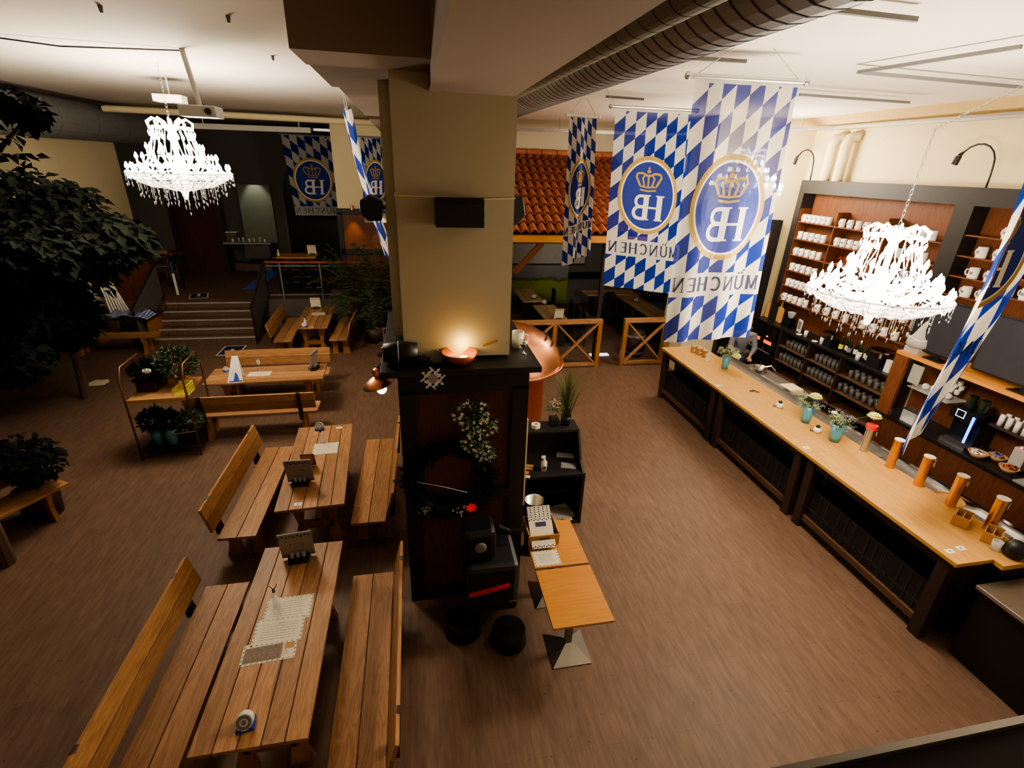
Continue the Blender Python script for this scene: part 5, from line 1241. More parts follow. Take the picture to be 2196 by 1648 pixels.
# cross braced fence
def xfence(label, x0, x1, bays_):
    t = thing('cross_fence', label, 'fence', (0, 10.9, 0)); w_ = (x1-x0)/bays_
    MB().box(x0-.05, x1+.05, -.05, .05, 1.12, 1.22).build('top_rail', M['pineX'], t); MB().box(x0, x1, -.04, .04, .03, .11).build('bottom_rail', M['pineX'], t)
    for k in range(bays_+1): MB().box(x0+k*w_-.05, x0+k*w_+.05, -.05, .05, 0, 1.12).build('post', M['pineZ'], t)
    for k in range(bays_):
        q = MB(); a_, b__ = x0+k*w_+.05, x0+(k+1)*w_-.05; q.bar((a_, -.02, .1), (b__, -.02, 1.13), .04, .08, (0,1,0)); q.bar((a_, .02, 1.13), (b__, .02, .1), .04, .08, (0,1,0)); q.build('cross_brace', M['pine'], t)
xfence('cross braced wooden fence left of the dining entrance, behind the kettle', .95, 4.33, 3)
xfence('cross braced wooden fence right of the dining entrance beside the barrel', 5.0, 6.1, 1)
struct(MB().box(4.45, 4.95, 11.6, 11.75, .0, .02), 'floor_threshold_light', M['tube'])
t = thing('barrel', 'dark wooden barrel behind the right cross fence', 'barrel', (5.62, 11.6, 0)); MB().lathe([(0,0),(.24,0),(.3,.35),(.24,.7),(0,.7)], 20).build('staves', M['darkbrown'], t, smooth=True)
q = MB(); q.lathe([(.262,.1),(.28,.16)], 20); q.lathe([(.28,.54),(.262,.6)], 20); q.build('hoop', M['grey'], t)
def dtable(label, x0, x1, y0, y1, rz=0):
    cx, cy = (x0+x1)/2, (y0+y1)/2; t = thing('dining_table', label, 'table', (cx, cy, 0), rz); hx, hy = (x1-x0)/2, (y1-y0)/2; q = MB(); n = 4; al = hy > hx
    for k in range(n):
        if al: q.box(-hx+k*2*hx/n+.004, -hx+(k+1)*2*hx/n-.004, -hy, hy, .71, .75)
        else: q.box(-hx, hx, -hy+k*2*hy/n+.004, -hy+(k+1)*2*hy/n-.004, .71, .75)
    q.build('tabletop', M['tab'], t)
    for sy in (-1, 1):
        if al: MB().box(-hx+.08, hx-.08, sy*(hy-.3)-.03, sy*(hy-.3)+.03, 0, .71).build('leg', M['dark'], t)
        else: MB().box(sy*(hx-.3)-.03, sy*(hx-.3)+.03, -hy+.08, hy-.08, 0, .71).build('leg', M['dark'], t)
M['tab'] = wood('weathered dining planks', (.26,.17,.09), (.46,.31,.17), (.36,.24,.12))
dtable('rustic dining table just behind the left cross fence', 3.4, 4.05, 12.15, 14.05); dtable('rustic dining table farther back in the tiled roof room', 3.2, 3.85, 14.5, 16.2)
dtable('rustic dining table across the back of the tiled roof room', 5.5, 7.3, 15.2, 15.9); dtable('long rustic dining table running toward the right cross fence', 6.45, 7.15, 12.2, 15.1)
def dchair(label, loc, rz, group):
    t = thing('dark_chair', label, 'chair', loc, rz, group); MB().box(-.2,.2,-.2,.2,.43,.47).build('seat', M['dark'], t)
    for sx in (-1,1):
        for sy in (-1,1): MB().box(sx*.18-.02, sx*.18+.02, sy*.18-.02, sy*.18+.02, 0, .43).build('leg', M['dark'], t)
    MB().prism([(-.2,.47),(.2,.47),(.2,.85),(.1,.95),(-.1,.95),(-.2,.85)], 'y', .16, .2).build('backrest', M['dark'], t); return t
dc = dchair('dark chair by the first rustic dining table', (4.35, 12.6, 0), -PI/2, 'dark chairs right of first dining table')
for y in (13.2, 13.8): dup(dc, (4.35, y, 0), -PI/2)
dup(dc, (4.2, 15.3, 0), -PI/2, 'dark chair silhouetted before the green mural')
dup(dc, (6.15, 12.8, 0), PI/2, 'dark chair left of the long right dining table', 'dark chairs left of long dining table'); 
for y in (13.4, 14.0, 14.6): dup(dc, (6.15, y, 0), PI/2, 'dark chair left of the long right dining table', 'dark chairs left of long dining table')
dup(dc, (6.1, 14.95, 0), PI, 'dark chair in front of the rear crosswise dining table')
# projection screen + tv + mural on dining rear wall
s0, s1 = A(1108, 505, 1, 16.7), A(1300, 568, 1, 16.7)
t = thing('projection_screen', 'large blank grey projection screen under the tiled roof', 'projection screen', (0, 16.965, 0)); MB().box(1.6, 5.9, -.02, .02, s1.z, s0.z+.9).build('sheet', M['greylite'], t); MB().box(1.6, 5.9, -.03, .03, s1.z-.06, s1.z).build('lower_bar', M['dark'], t)
s0, s1 = A(1112, 585, 1, 16.9), A(1215, 650, 1, 16.9)
mt, nt, bb_ = newmat('green landscape mural'); M['mural'] = mt
tc = N(nt, 'ShaderNodeTexCoord'); sp = N(nt, 'ShaderNodeSeparateXYZ'); nt.links.new(tc.outputs['Object'], sp.inputs[0]); no = N(nt, 'ShaderNodeTexNoise'); no.inputs['Scale'].default_value = 2.5; nt.links.new(tc.outputs['Object'], no.inputs['Vector'])
k_ = math_(nt, 'ADD', sp.outputs[2], math_(nt, 'MULTIPLY', no.outputs['Fac'], .35)); rp = N(nt, 'ShaderNodeValToRGB'); mr = N(nt, 'ShaderNodeMapRange'); mr.inputs['From Min'].default_value = s1.z; mr.inputs['From Max'].default_value = s0.z+.4; nt.links.new(k_, mr.inputs['Value']); nt.links.new(mr.outputs[0], rp.inputs['Fac'])
rp.color_ramp.elements[0].color = (.02,.03,.01,1); rp.color_ramp.elements[1].color = (.20,.21,.22,1)
for pos, c_ in ((.35, (.16,.20,.03,1)), (.62, (.20,.24,.04,1)), (.68, (.05,.08,.02,1)), (.74, (.16,.16,.16,1))): el = rp.color_ramp.elements.new(pos); el.color = c_
nt.links.new(rp.outputs[0], bb_.inputs['Base Color']); bb_.inputs['Roughness'].default_value = .8
t = thing('mural', 'green meadow mural on the rear wall below the screen', 'mural', (0, 16.978, 0)); MB().box(1.9, s1.x, -.02, .02, s1.z-.2, s0.z+.3).build('picture', M['mural'], t)
t = thing('flat_screen', 'wide black panel on the rear wall right of the mural', 'screen', (0, 16.968, 0)); MB().box(s1.x+.02, 6.6, -.03, .03, .9, s0.z).build('panel', M['blackgloss'], t)
# ------------------------------------------------------------------ around the pillar
t = thing('brewing_kettle', 'large polished copper brewing kettle with domed top beside the pillar', 'kettle', (1.42, 7.35, 0))
MB().lathe([(.0,0),(.55,0),(.60,.9),(.60,1.52),(.64,1.6)], 36).build('body', M['copperd'], t, smooth=True)
MB().lathe([(.88,1.60),(.90,1.63),(.88,1.66),(.86,1.63)], 40).build('rim', M['copper'], t, smooth=True)
MB().lathe([(.86,1.63),(.80,1.82),(.64,2.02),(.42,2.16),(.2,2.23),(0,2.25)], 40).build('dome', M['copper'], t, smooth=True)
MB().lathe([(.64,1.6),(.86,1.63)], 36).build('shoulder', M['copperd'], t, smooth=True)
q = MB(); rr = random.Random(4)
for row in range(2):
    a = -.55; 
    while a < .25:
        l_ = .05+.05*rr.random(); R0 = .70-row*.10; z0 = 1.965+row*.085
        q.tube([((R0)*math.cos(a), (R0)*math.sin(a), z0), ((R0-.015)*math.cos(a+l_*.5), (R0-.015)*math.sin(a+l_*.5), z0+.03), (R0*math.cos(a+l_), R0*math.sin(a+l_), z0)], .007, 4); a += l_+.03
q.build('script_print', M['darkbrown'], t)
t = thing('beer_mug', 'cream stoneware mug on the pillar cabinet corner by the kettle', 'mug', (.98, 4.62, 2.8405)); MB().lathe([(0,0),(.06,0),(.062,.16),(.055,.16),(.055,.01),(0,.01)], 16).build('cup', M['white'], t, smooth=True); MB().tube([(.06,0,.13),(.1,0,.12),(.1,0,.05),(.06,0,.03)], .008).build('handle', M['white'], t)
t = thing('wine_goblet', 'dark goblet with silver rim below the stoneware mug', 'glass', (1.0, 4.42, 2.8405)); MB().lathe([(0,0),(.035,0),(.006,.01),(.006,.05),(.035,.08),(.04,.13),(.034,.13),(.0,.07)], 14).build('bowl', M['chrome'], t, smooth=True)
t = thing('tealight_bowl', 'glowing copper coloured bowl with tealight before the cream pillar', 'bowl', (.36, 4.20, 2.8405))
MB().lathe([(0,0),(.06,.0),(.13,.05),(.165,.12),(.158,.12),(.12,.055),(.05,.012),(0,.012)], 28).build('bowl', M['copperd'], t, smooth=True); MB().cyl((.04,.03,.03),(.04,.03,.06),.03).build('tealight', M['warm'], t); MB().lathe([(.0,.03),(.05,.03),(.055,.06),(.0,.05)], 16, c=(-.05,0,0)).build('stones', M['grey'], t)
light('tealight_light', (.36+.04, 4.24, 3.0), 2.6, .03, (1,.62,.18))
o = MB().bar((.58, 4.27, 2.985), (.72, 4.27, 3.03), .01, .02).build('stick', M['bartop']); tag(o, 'thin pale stick leaning from the glowing bowl to the pillar', 'stick')
t = thing('photo_card', 'small grey card leaning between black keg and glowing bowl', 'card', (.13, 4.26, 2.8405)); MB().box(-.05, .05, -.004, .004, .0, .12, Matrix.Rotation(.6, 4, 'Y')).build('card', M['greyp'], t)
t = thing('black_keg', 'black leather-like keg shaped object at the cabinet front corner', 'keg', (-.16, 4.28, 2.8405)); MB().lathe([(0,-.15),(.085,-.15),(.1,-.05),(.1,.05),(.085,.15),(0,.15)], 20, M=Matrix.Translation((0,0,.10)) @ Matrix.Rotation(PI/2, 4, 'Y')).build('body', M['black'], t, smooth=True)
q = MB(); q.tube([(.12,-.06,.1),(.2,-.1,.06),(.24,-.08,.02)], .018); q.tube([(.15,-.02,.09),(.22,.0,.05)], .014); q.build('spigot', M['black'], t)
MB().tube([(-.02+.0*math.cos(a), .101*math.sin(a), .10+.101*math.cos(a)) for a in [2*PI*k/20 for k in range(21)]], .006, 4).build('band', M['grey'], t)
t = thing('star_badge', 'blue and white checked paper star hung on the cabinet edge', 'ornament', (.11, 4.055, 2.77), 0)
q = MB(); pl = []
for k in range(16): a = 2*PI*k/16+.2; r_s = .115 if k % 2 == 0 else .075; pl.append((r_s*math.cos(a), r_s*math.sin(a)))
q.prism(pl, 'y', -.004, .004); q.build('star', M['whiteprint'], t)
q = MB()
for i in range(-3, 4):
    for j in range(-3, 4):
        if (i+j) % 2 == 0 and .05 < math.hypot(i*.028, j*.028) < .10: q.prism([(i*.028-.012, j*.028-.016), (i*.028+.012, j*.028-.006), (i*.028+.012, j*.028+.016), (i*.028-.012, j*.028+.006)], 'y', -.0055, -.0045)
q.build('check_print', M['blueprint'], t); q = MB(); q.prism([(.045*math.cos(a), .045*math.sin(a)) for a in [2*PI*k/8 for k in range(8)]], 'y', -.0075, -.0056); q.build('centre', M['greyp'], t)
# copper wall lamp at left of the cabinet
lp = A(815, 782, 2, 2.45)
t = thing('copper_lamp', 'copper shade lamp with bare lit globe left of the pillar cabinet', 'lamp', (-.42, 4.78, 2.42))
MB().lathe([(.16,0),(.15,.02),(.09,.06),(.03,.09),(0,.09)], 26, M=Matrix.Rotation(-.25, 4, 'Y')).build('shade', M['copper'], t, smooth=True); MB().lathe([(0,.09),(.05,.1),(.055,.15),(.03,.18),(0,.18)], 18).build('cap', M['copper'], t, smooth=True)
MB().sph((.03,-.02,-.045), .05, 16, 10).build('globe', M['bulbsoft'], t, smooth=True); MB().tube([(0,0,.18),(.05,.0,.24),(.175,.0,.24)], .012).build('arm', M['darkbrown'], t)
light('copper_lamp_light', (-.40, 4.74, 2.28), 5, .05, (1,.85,.65))
o = MB().box(-.225, -.205, 4.9, 4.93, 1.95, 2.35).build('light_strip', M['tube']); tag(o, 'thin white light strip down the left edge of the pillar cabinet', 'light strip')
# speakers
t = thing('loudspeaker', 'black box loudspeaker on the front of the cream pillar', 'speaker', (.365, 4.16, 4.15)); MB().prism([(-.13,-.1),(.15,-.12),(.15,.10),(-.08,.12),(-.13,.08)], 'x', -.19, .19).build('cabinet', M['black'], t, bevel=.008); MB().box(-.03,.03,.10,.17,-.03,.03).build('bracket', M['dark'], t)
t = thing('loudspeaker', 'black loudspeaker angled out on the left side of the pillar', 'speaker', (-.34, 4.95, 4.12)); MB().prism([(-.12,-.04),(-.06,-.11),(.06,-.11),(.08,.06),(-.04,.11),(-.12,.06)], 'y', -.13, .11).build('cabinet', M['black'], t, bevel=.01); MB().cyl((0,0,0),(.12,0,.0),.02).build('bracket', M['dark'], t)
t = thing('loudspeaker', 'black loudspeaker peeking out right of the pillar', 'speaker', (.965, 4.95, 4.12)); MB().prism([(-.12,-.13),(.0,-.13),(.09,-.04),(.06,.13),(-.12,.13)], 'y', -.12, .12).build('cabinet', M['black'], t, bevel=.01)
o = MB().tube([(-.135, 4.9, 4.27), (-.135, 4.315, 4.26), (.2, 4.312, 4.255), (.6, 4.312, 4.25), (.845, 4.315, 4.26), (.845, 4.9, 4.26)], .006, 5).build('speaker_cable', M['creamlight']); tag(o, 'cream cable running around the pillar to the speakers', 'cable')
# decorations on the pillar cabinet front
def sprays(name, label, cat, loc, blobs, n, leafmat, L, W_, seed, flower=None, nfl=0, fr=.02):
    t = thing(name, label, cat, loc); rr = random.Random(seed); q = MB(); fl = MB()
    for k in range(n):
        c, rad = blobs[k % len(blobs)]; v = Vector((rr.gauss(0,1), rr.gauss(0,1), rr.gauss(0,1))).normalized()*(rr.random()**.4)
        p = Vector(c)+Vector((v.x*rad[0], v.y*rad[1], v.z*rad[2])); d = v+Vector((rr.gauss(0,.4), rr.gauss(0,.4), rr.gauss(0,.4)-.2)); q.leaf(p, d, (rr.gauss(0,1), rr.gauss(0,1), 1), L*(.7+.6*rr.random()), W_)
    q.build('foliage', M[leafmat], t)
    if nfl:
        for k in range(nfl):
            c, rad = blobs[k % len(blobs)]; v = Vector((rr.gauss(0,1), -abs(rr.gauss(0,1)), rr.gauss(0,1))).normalized()
            p = Vector(c)+Vector((v.x*rad[0], v.y*rad[1], v.z*rad[2]))
            for j in range(5): a = 2*PI*j/5+rr.random(); fl.leaf(p, (math.cos(a), -.5, math.sin(a)), (0,-1,0), fr, fr*.6)
        fl.build('blossom', M[flower], t)
    return t
sprays('flower_spray', 'white flowering green spray hanging on the pillar cabinet front', 'flowers', (.45, 4.08, 0), [((-.0,0,2.40),(.17,.07,.13)), ((.08,0,2.27),(.17,.07,.13)), ((.03,0,2.10),(.12,.06,.12)), ((.13,0,1.96),(.08,.05,.10))], 460, 'leafmid', .06, .03, 5, 'whitefl', 95, .024)
wt = thing('wreath', 'large dark green wreath with white tufts and red bow', 'wreath', (.25, 4.13, 1.64)); q = MB(); rr = random.Random(9)
for k in range(900):
    a = rr.random()*2*PI; r_w = .34+rr.gauss(0,.045); p = Vector((r_w*math.cos(a), rr.gauss(0,.03), r_w*math.sin(a)*1.02)); q.leaf(p, (math.cos(a)+rr.gauss(0,.7), rr.gauss(0,.4)-.2, math.sin(a)+rr.gauss(0,.7)), (0,-1,0), .09, .03)
q.build('foliage', M['leafdark'], wt); MB().tube([(.34*math.cos(a), 0, .34*math.sin(a)) for a in [2*PI*k/30 for k in range(31)]], .03, 6).build('ring', M['dark'], wt)
q = MB()
for cx_, cz_ in ((-.27,-.29), (.11,-.32)):
    for k in range(22): q.leaf((cx_+rr.gauss(0,.03), -.06, cz_+rr.gauss(0,.03)), (rr.gauss(0,1), -.4, rr.gauss(0,1)), (0,-1,0), .03, .012)
q.build('white_tuft', M['whitefl'], wt)
q = MB()
for k in range(14): q.leaf((.20, -.07, -.30), (math.cos(k*.9), -.3, math.sin(k*.9)), (0,-1,0), .065, .045)
q.build('bow', M['glowred'], wt)
MB().tube([(-.32,-.07,.05), (-.05,-.08,-.03), (.16,-.07,-.12)], .003, 4).build('beaded_cord', M['white'], wt)
# dark equipment at cabinet foot: coat/vacuum like machine
t = thing('cleaning_machine', 'black wheeled cleaning machine with red handle at the foot of the pillar', 'machine', (.58, 3.80, 0))
MB().box(-.22,.30,-.2,.3,.35,.95).build('body', M['black'], t, bevel=.05); MB().box(-.24,.08,-.1,.2,.95,1.30).build('hood', M['blackgloss'], t, bevel=.05)
MB().sph((-.08,-.12,1.14), .06, 12, 8, (1,.3,1)).build('round_plate', M['grey'], t); MB().bar((-.2,-.215,.64), (.2,-.215,.72), .03, .035).build('red_bar', M['red'], t)
for cx_, cy_, r_q in ((-.25,-.05,.2), (.2,-.25,.19)): MB().cyl((cx_, cy_, .0), (cx_, cy_, .16), r_q, r_q*.9, 22).build('round_base', M['black'], t)
MB().tube([(.12,.1,1.2),(.25,.12,1.1),(.42,.1,1.12)], .02).build('hose', M['black'], t); MB().box(.20,.28,-.205,-.2,.48,.5, Matrix.Rotation(.0, 4, 'Y')).build('steel_clip', M['chrome'], t)

# white board right of the cabinet
t = thing('display_screen', 'tall narrow cream panel standing edge on at the right side of pillar cabinet', 'panel', (1.09, 4.72, 0)); MB().box(-.025, .035, -.15, .3, .9, 2.02).build('board', M['creamlight'], t); MB().box(-.02, .03, -.1, .25, 0, .9).build('support', M['dark'], t)
# console cabinet
t = thing('console_cabinet', 'black two level console cabinet behind the square tables', 'cabinet', (1.18, 5.22, 0))
MB().box(0, .92, 0, .62, .78, .82).build('desk_top', M['dark'], t, bevel=.004); MB().box(0, .9, .34, .62, 1.26, 1.3).build('upper_top', M['dark'], t, bevel=.004)
q = MB(); q.box(.88,.92,0,.62,0,.78); q.box(0,.04,0,.62,0,.78); q.prism([(.0,.82),(.62,.82),(.62,1.28),(.34,1.28),(.16,.92)], 'x', .88, .91); q.box(0,.03,.34,.62,.82,1.26); q.box(0,.92,.58,.62,0,1.28); q.box(0,.92,0,.6,0,.06); q.build('carcass', M['dark'], t)
MB().box(.03,.88,.2,.58,.4,.42).build('shelf', M['dark'], t)
def obj1(name, lb, cat, mt, loc, mb_, **k):
    o = mb_.build(name, M[mt], loc=loc, **k); return tag(o, lb, cat)
t = thing('tape_roll', 'yellowish white tape roll on the console top', 'tape roll', (1.50, 5.68, 1.3005)); MB().lathe([(.028,0),(.06,0),(.06,.05),(.028,.05),(.028,0)], 22).build('roll', M['paper'], t); MB().lathe([(.0,.01),(.028,.01),(.028,.04),(.0,.04)], 14).build('core', M['grey'], t)
def pot(lb, loc, w_, h_, shape='round', mt='black'):
    t = thing('plant_pot', lb, 'plant', loc)
    if shape == 'round': MB().lathe([(0,0),(w_*.75,0),(w_,h_),(w_*.9,h_),(w_*.85,h_-.02),(0,h_-.02)], 18).build('pot', M[mt], t, smooth=True)
    else: MB().prism([(-w_,-w_),(w_,-w_),(w_,w_),(-w_,w_)], 'z', 0, h_).build('pot', M[mt], t, bevel=.012)
    return t
t = pot('tall green ornamental grass in a black pot on the console', (1.93, 5.72, 1.3005), .075, .13); q = MB(); rr = random.Random(2)
for k in range(170):
    a = rr.random()*2*PI; sp_ = rr.random()**.7*.42; hgt = .55+.36*rr.random()-sp_*.4; b0 = Vector((.04*math.cos(a*3), .04*math.sin(a*3), .1)); w_ = Vector((-math.sin(a), math.cos(a), 0))*.004
    p1 = Vector((sp_*.4*math.cos(a), sp_*.4*math.sin(a), .1+hgt*.65)); p2 = Vector((sp_*math.cos(a), sp_*math.sin(a), .1+hgt)); q.add([b0-w_, b0+w_, p1+w_*.8, p1-w_*.8, p2], [(0,1,2,3), (3,2,4)])
q.build('grass_blades', plain('olive grass blades', (.14,.16,.05), .6), t)
t = pot('small white flowering plant in a black square pot on the console', (1.76, 5.72, 1.3005), .06, .12, 'sq'); rr = random.Random(12); q = MB(); fl = MB()
for k in range(90): p = Vector((rr.gauss(0,.07), rr.gauss(0,.06), .16+abs(rr.gauss(0,.1)))); q.leaf(p, (rr.gauss(0,1), rr.gauss(0,1), .4), (0,0,1), .06, .02)
for k in range(26): p = Vector((rr.gauss(0,.05), rr.gauss(0,.05), .26+rr.random()*.14)); fl.leaf(p, (rr.gauss(0,1), rr.gauss(0,1), .3), (0,0,1), .03, .02)
q.build('foliage', M['leafmid'], t); fl.build('blossom', M['whitefl'], t)
t = thing('spray_bottle', 'white pump spray bottle on the console desk', 'bottle', (1.56, 5.36, .8205)); MB().lathe([(0,0),(.04,0),(.042,.13),(.015,.17),(.015,.19),(0,.19)], 16).build('bottle', M['white'], t, smooth=True); MB().box(-.04,.015,-.012,.012,.19,.22).build('pump', M['white'], t); MB().box(-.02,.02,-.0425,-.041,.05,.08).build('label_print', M['blacktext'], t)
for lb, x, y, w_, d_, mt_ in (('grey and white leaflet on the right rear of the console desk', 1.95, 5.68, .12, .06, 'white'), ('dark glossy leaflet at right of the console desk', 1.92, 5.42, .1, .07, 'grey'), ('small brown picture card behind the spray bottle', 1.38, 5.46, .06, .06, 'kraft'), ('small orange box near the cream panel on the console desk', 1.30, 5.33, .05, .03, 'orangeb'), ('white slip at the front left of the console desk', 1.29, 5.25, .06, .03, 'white')):
    if mt_ == 'orangeb' and 'orangeb' not in M: M['orangeb'] = plain('bright orange card', (.8,.16,.03), .5)
    t = thing('leaflet', lb, 'leaflet', (x, y, .8205), -.3); MB().box(-w_, w_, -d_, d_, 0, .012 if mt_ == 'orangeb' else .003).build('sheet', M[mt_], t)
    if mt_ in ('white', 'grey'): q = MB(); scribble(q, -w_*.8, w_*.8, -d_*.7, d_*.7, .0035, 3, int(x*100)); q.build('printing', M['grey' if mt_ == 'white' else 'white'], t)
for k in range(6):
    t = thing('newspaper', 'printed newspaper in the heap at the foot of the console cabinet', 'newspaper', (1.78+.04*rnd.random(), 5.36+.05*rnd.random(), .0605+.004*k), rnd.uniform(-.4,.4), 'newspapers under the console'); MB().box(-.2,.2,-.13,.13,0,.003).build('sheet', M['greyp' if k % 2 else 'paper'], t)
    q = MB(); scribble(q, -.18,.18,-.11,.11,.0036,5,k); q.build('printing', M['grey'], t)
t = thing('wash_basin', 'steel rimmed bucket standing behind the menu box', 'bucket', (1.30, 4.78, .62)); MB().lathe([(0,0),(.09,0),(.12,.18),(.125,.18),(.112,.18),(.085,.012),(0,.012)], 24).build('bucket', M['metal'], t, smooth=True); MB().lathe([(0,-.62),(.1,-.62),(.1,0),(0,0)], 18).build('stand', M['dark'], t)
# near ledge
t = struct(MB().box(.25, 2.2, .14, .262, 3.2, 3.895), 'trim_ledge', plain('dark aubergine balustrade', (.02,.012,.018), .6)); MB().bar((.2, .262, 3.9), (2.2, .262, 3.9), .008, .008).build('metal_edge', M['metal'], parent=t)
# ------------------------------------------------------------------ trees and plants
def tree(label, base, h0, blobs, n, L, seed, mat='leafdark', trunk=True, cat='tree', name='tree'):
    t = thing(name, label, cat, base); rr = random.Random(seed); q = MB()
    for k in range(n):
        c, rad = blobs[rr.randrange(len(blobs))]; v = Vector((rr.gauss(0,1), rr.gauss(0,1), rr.gauss(0,1))).normalized()*(.55+.45*rr.random())
        p = Vector(c)+Vector((v.x*rad[0], v.y*rad[1], v.z*rad[2])); d = Vector((v.x+rr.gauss(0,.5), v.y+rr.gauss(0,.5), -.5+rr.gauss(0,.4)))
        q.leaf(p, d, (rr.gauss(0,.4), rr.gauss(0,.4), 1), L*(.7+.6*rr.random()), L*.75)
    q.build('foliage', M[mat], t)
    q = MB()
    if trunk:
        q.tube([(0,0,0), (.04,.02,h0*.5), (-.02,0,h0)], [.09,.07,.06], 8)
    for c, rad in blobs: q.tube([(-.02,0,h0*.8), tuple(Vector(c)*.5+Vector((0,0,h0*.45))), c], [.045,.03,.012], 6)
    q.build('trunk', M['stem'], t); return t
tree('big dark leafy artificial tree filling the left edge beside the left chandelier', (-6.55, 10.3, 0), 1.6, [((.6,-.9,3.0),(1.25,.7,.85)), ((1.35,-1.0,3.2),(.95,.6,.5)), ((.1,-.9,2.2),(.9,.6,.7)), ((-.9,-.6,2.9),(1.4,.9,1.25)), ((-.1,-.3,1.7),(.9,.7,.6)), ((-2.2,-.8,2.2),(1.3,.9,1.5)), ((.2,-.6,3.75),(1.3,.7,.45))], 10500, .19, 21)
bz = A(20, 200, 1, 5.6)
tree('dark leafy branch group reaching in at the upper left edge', (-4.9, 5.5, 0), 3.6, [((1.38,0,4.95),(.30,.2,.18)), ((1.55,0,4.85),(.20,.15,.12)), ((1.72,0,4.78),(.08,.08,.12)), ((1.2,0,4.5),(.45,.3,.25))], 330, .12, 22)
tree('lower dark leafy tree at left between the big tree and the floor', (-6.9, 7.9, 0), 1.3, [((.75,.0,2.6),(.85,.6,.7)), ((1.6,.0,3.25),(.75,.6,.42)), ((.2,-.2,2.3),(1.0,.8,.9)), ((.75,.2,1.6),(.6,.4,.35)), ((.2,.0,3.3),(1.2,.7,.7)), ((-.6,.1,1.9),(.8,.7,.8))], 7000, .18, 23)
t = tree('dark bushy plant in a brown tub at the end of the left edge bench', (-5.05, 6.45, 0), .6, [((.0,0,.92),(.36,.34,.27)), ((-.25,-.1,.95),(.34,.3,.25)), ((.15,-.05,.8),(.3,.3,.25))], 1100, .09, 24, cat='plant', name='potted_bush')
MB().lathe([(0,0),(.2,0),(.24,.42),(.2,.42),(0,.36)], 20).build('tub', M['darkbrown'], t, smooth=True)
# palm-like plants at the mid pier
def palm(label, base, n, h, L, seed, sc=1.0):
    t = thing('potted_palm', label, 'plant', base); rr = random.Random(seed); q = MB(); st_ = MB()
    for k in range(n):
        a = rr.random()*2*PI; el = .5+rr.random()*.9; z0 = h*(.5+.5*rr.random()); d = Vector((math.cos(a)*math.cos(el), math.sin(a)*math.cos(el), math.sin(el))); P_ = [Vector((0,0,z0*.6))]
        for j in range(8): P_.append(P_[-1]+d*L/8); d = (d+Vector((0,0,-.16))).normalized()
        st_.tube(P_, .006, 4)
        for j in range(2, 9):
            for s_ in (-1, 1):
                dd = (P_[j]-P_[j-1]).normalized(); sd_ = dd.cross(Vector((0,0,1))).normalized()*s_; q.leaf(P_[j], dd*.6+sd_, (0,0,1), .20*sc, .055*sc)
    q.build('fronds', M['leafmid'], t); st_.tube([(0,0,.3),(0,0,h*.7)], .04, 8); st_.build('stems', M['stem'], t); MB().lathe([(0,0),(.2,0),(.25,.4),(.21,.4),(0,.34)], 18).build('pot', M['darkbrown'], t, smooth=True)
palm('tall feathery palm behind the far bench, left one', (-1.75, 14.4, 0), 48, 2.3, 1.2, 31, 1.2); palm('tall feathery palm close behind the pillar, right one', (-1.05, 14.15, 0), 52, 2.2, 1.3, 32, 1.2); palm('shorter palm in a red brown pot right of the far bench', (-1.15, 13.3, 0), 30, 1.4, .9, 33)
t = thing('bar_stool', 'chrome bar stool with ring foot near the palms', 'stool', (-.85, 12.2, 0)); MB().lathe([(0,.74),(.19,.74),(.19,.78),(0,.79)], 22).build('seat', M['chrome'], t); MB().cyl((0,0,.02),(0,0,.74),.025).build('column', M['chrome'], t); q = MB(); q.tube([(.2*math.cos(a), .2*math.sin(a), .28) for a in [2*PI*k/20 for k in range(21)]], .01); q.build('foot_ring', M['chrome'], t); MB().lathe([(0,0),(.2,0),(.19,.02),(0,.04)], 22).build('base', M['chrome'], t)
# flower cart
M['pipebrown'] = plain('dark copper pipe', (.22,.10,.06), .4, metal=.7)
t = thing('flower_cart', 'two tier wooden flower cart with copper pipe frame', 'cart', (-4.02, 8.15, 0), .06)
for z in (.14, 1.02): MB().box(-.40,.40,-.42,.42,z,z+.03).build('shelf', M['pineX'] if z > 1 else M['dark'], t)
MB().box(-.40,.40,-.44,-.42,1.0,1.06).build('front_rail', M['yellow2'] if 'yellow2' in M else M['bartop'], t)
for sx in (-.42,.42):
    q = MB(); q.tube([(sx,-.42,0),(sx,-.42,1.35),(sx,-.30,1.55),(sx,.30,1.55),(sx,.42,1.35),(sx,.42,0)], .014, 6); q.build('frame', M['pipebrown'], t, smooth=True)
q = MB(); q.tube([(0,-.43,.42),(.42,-.43,.45)], .01); q.build('side_bar', M['metal'], t)
def cartplant(lb, loc, pm, n, mt, rad, seed, fl=None, w_=.1, h_=.2):
    t = thing('potted_plant', lb, 'plant', loc); MB().prism([(-w_,-w_*.8),(w_,-w_*.8),(w_,w_*.8),(-w_,w_*.8)], 'z', 0, h_).build('planter', M[pm], t, bevel=.005) if pm != 'aqua2' else MB().lathe([(0,0),(w_*.8,0),(w_,h_),(w_*.9,h_),(0,h_-.03)], 18).build('planter', M['aqua'], t, smooth=True)
    rr = random.Random(seed); q = MB(); f_ = MB()
    for k in range(n):
        v = Vector((rr.gauss(0,1), rr.gauss(0,1), rr.gauss(0,1))).normalized()*(rr.random()**.4); p = Vector((v.x*rad, v.y*rad, h_+rad*.75+v.z*rad*.85)); q.leaf(p, v+Vector((0,0,.2)), (rr.gauss(0,1), rr.gauss(0,1), 1), .08, .045)
        if fl and k % 9 == 0: f_.octa(p+v*.02, .012, .012)
    q.build('foliage', M[mt], t)
    if fl: f_.build('blossom', M[fl], t)
    return t
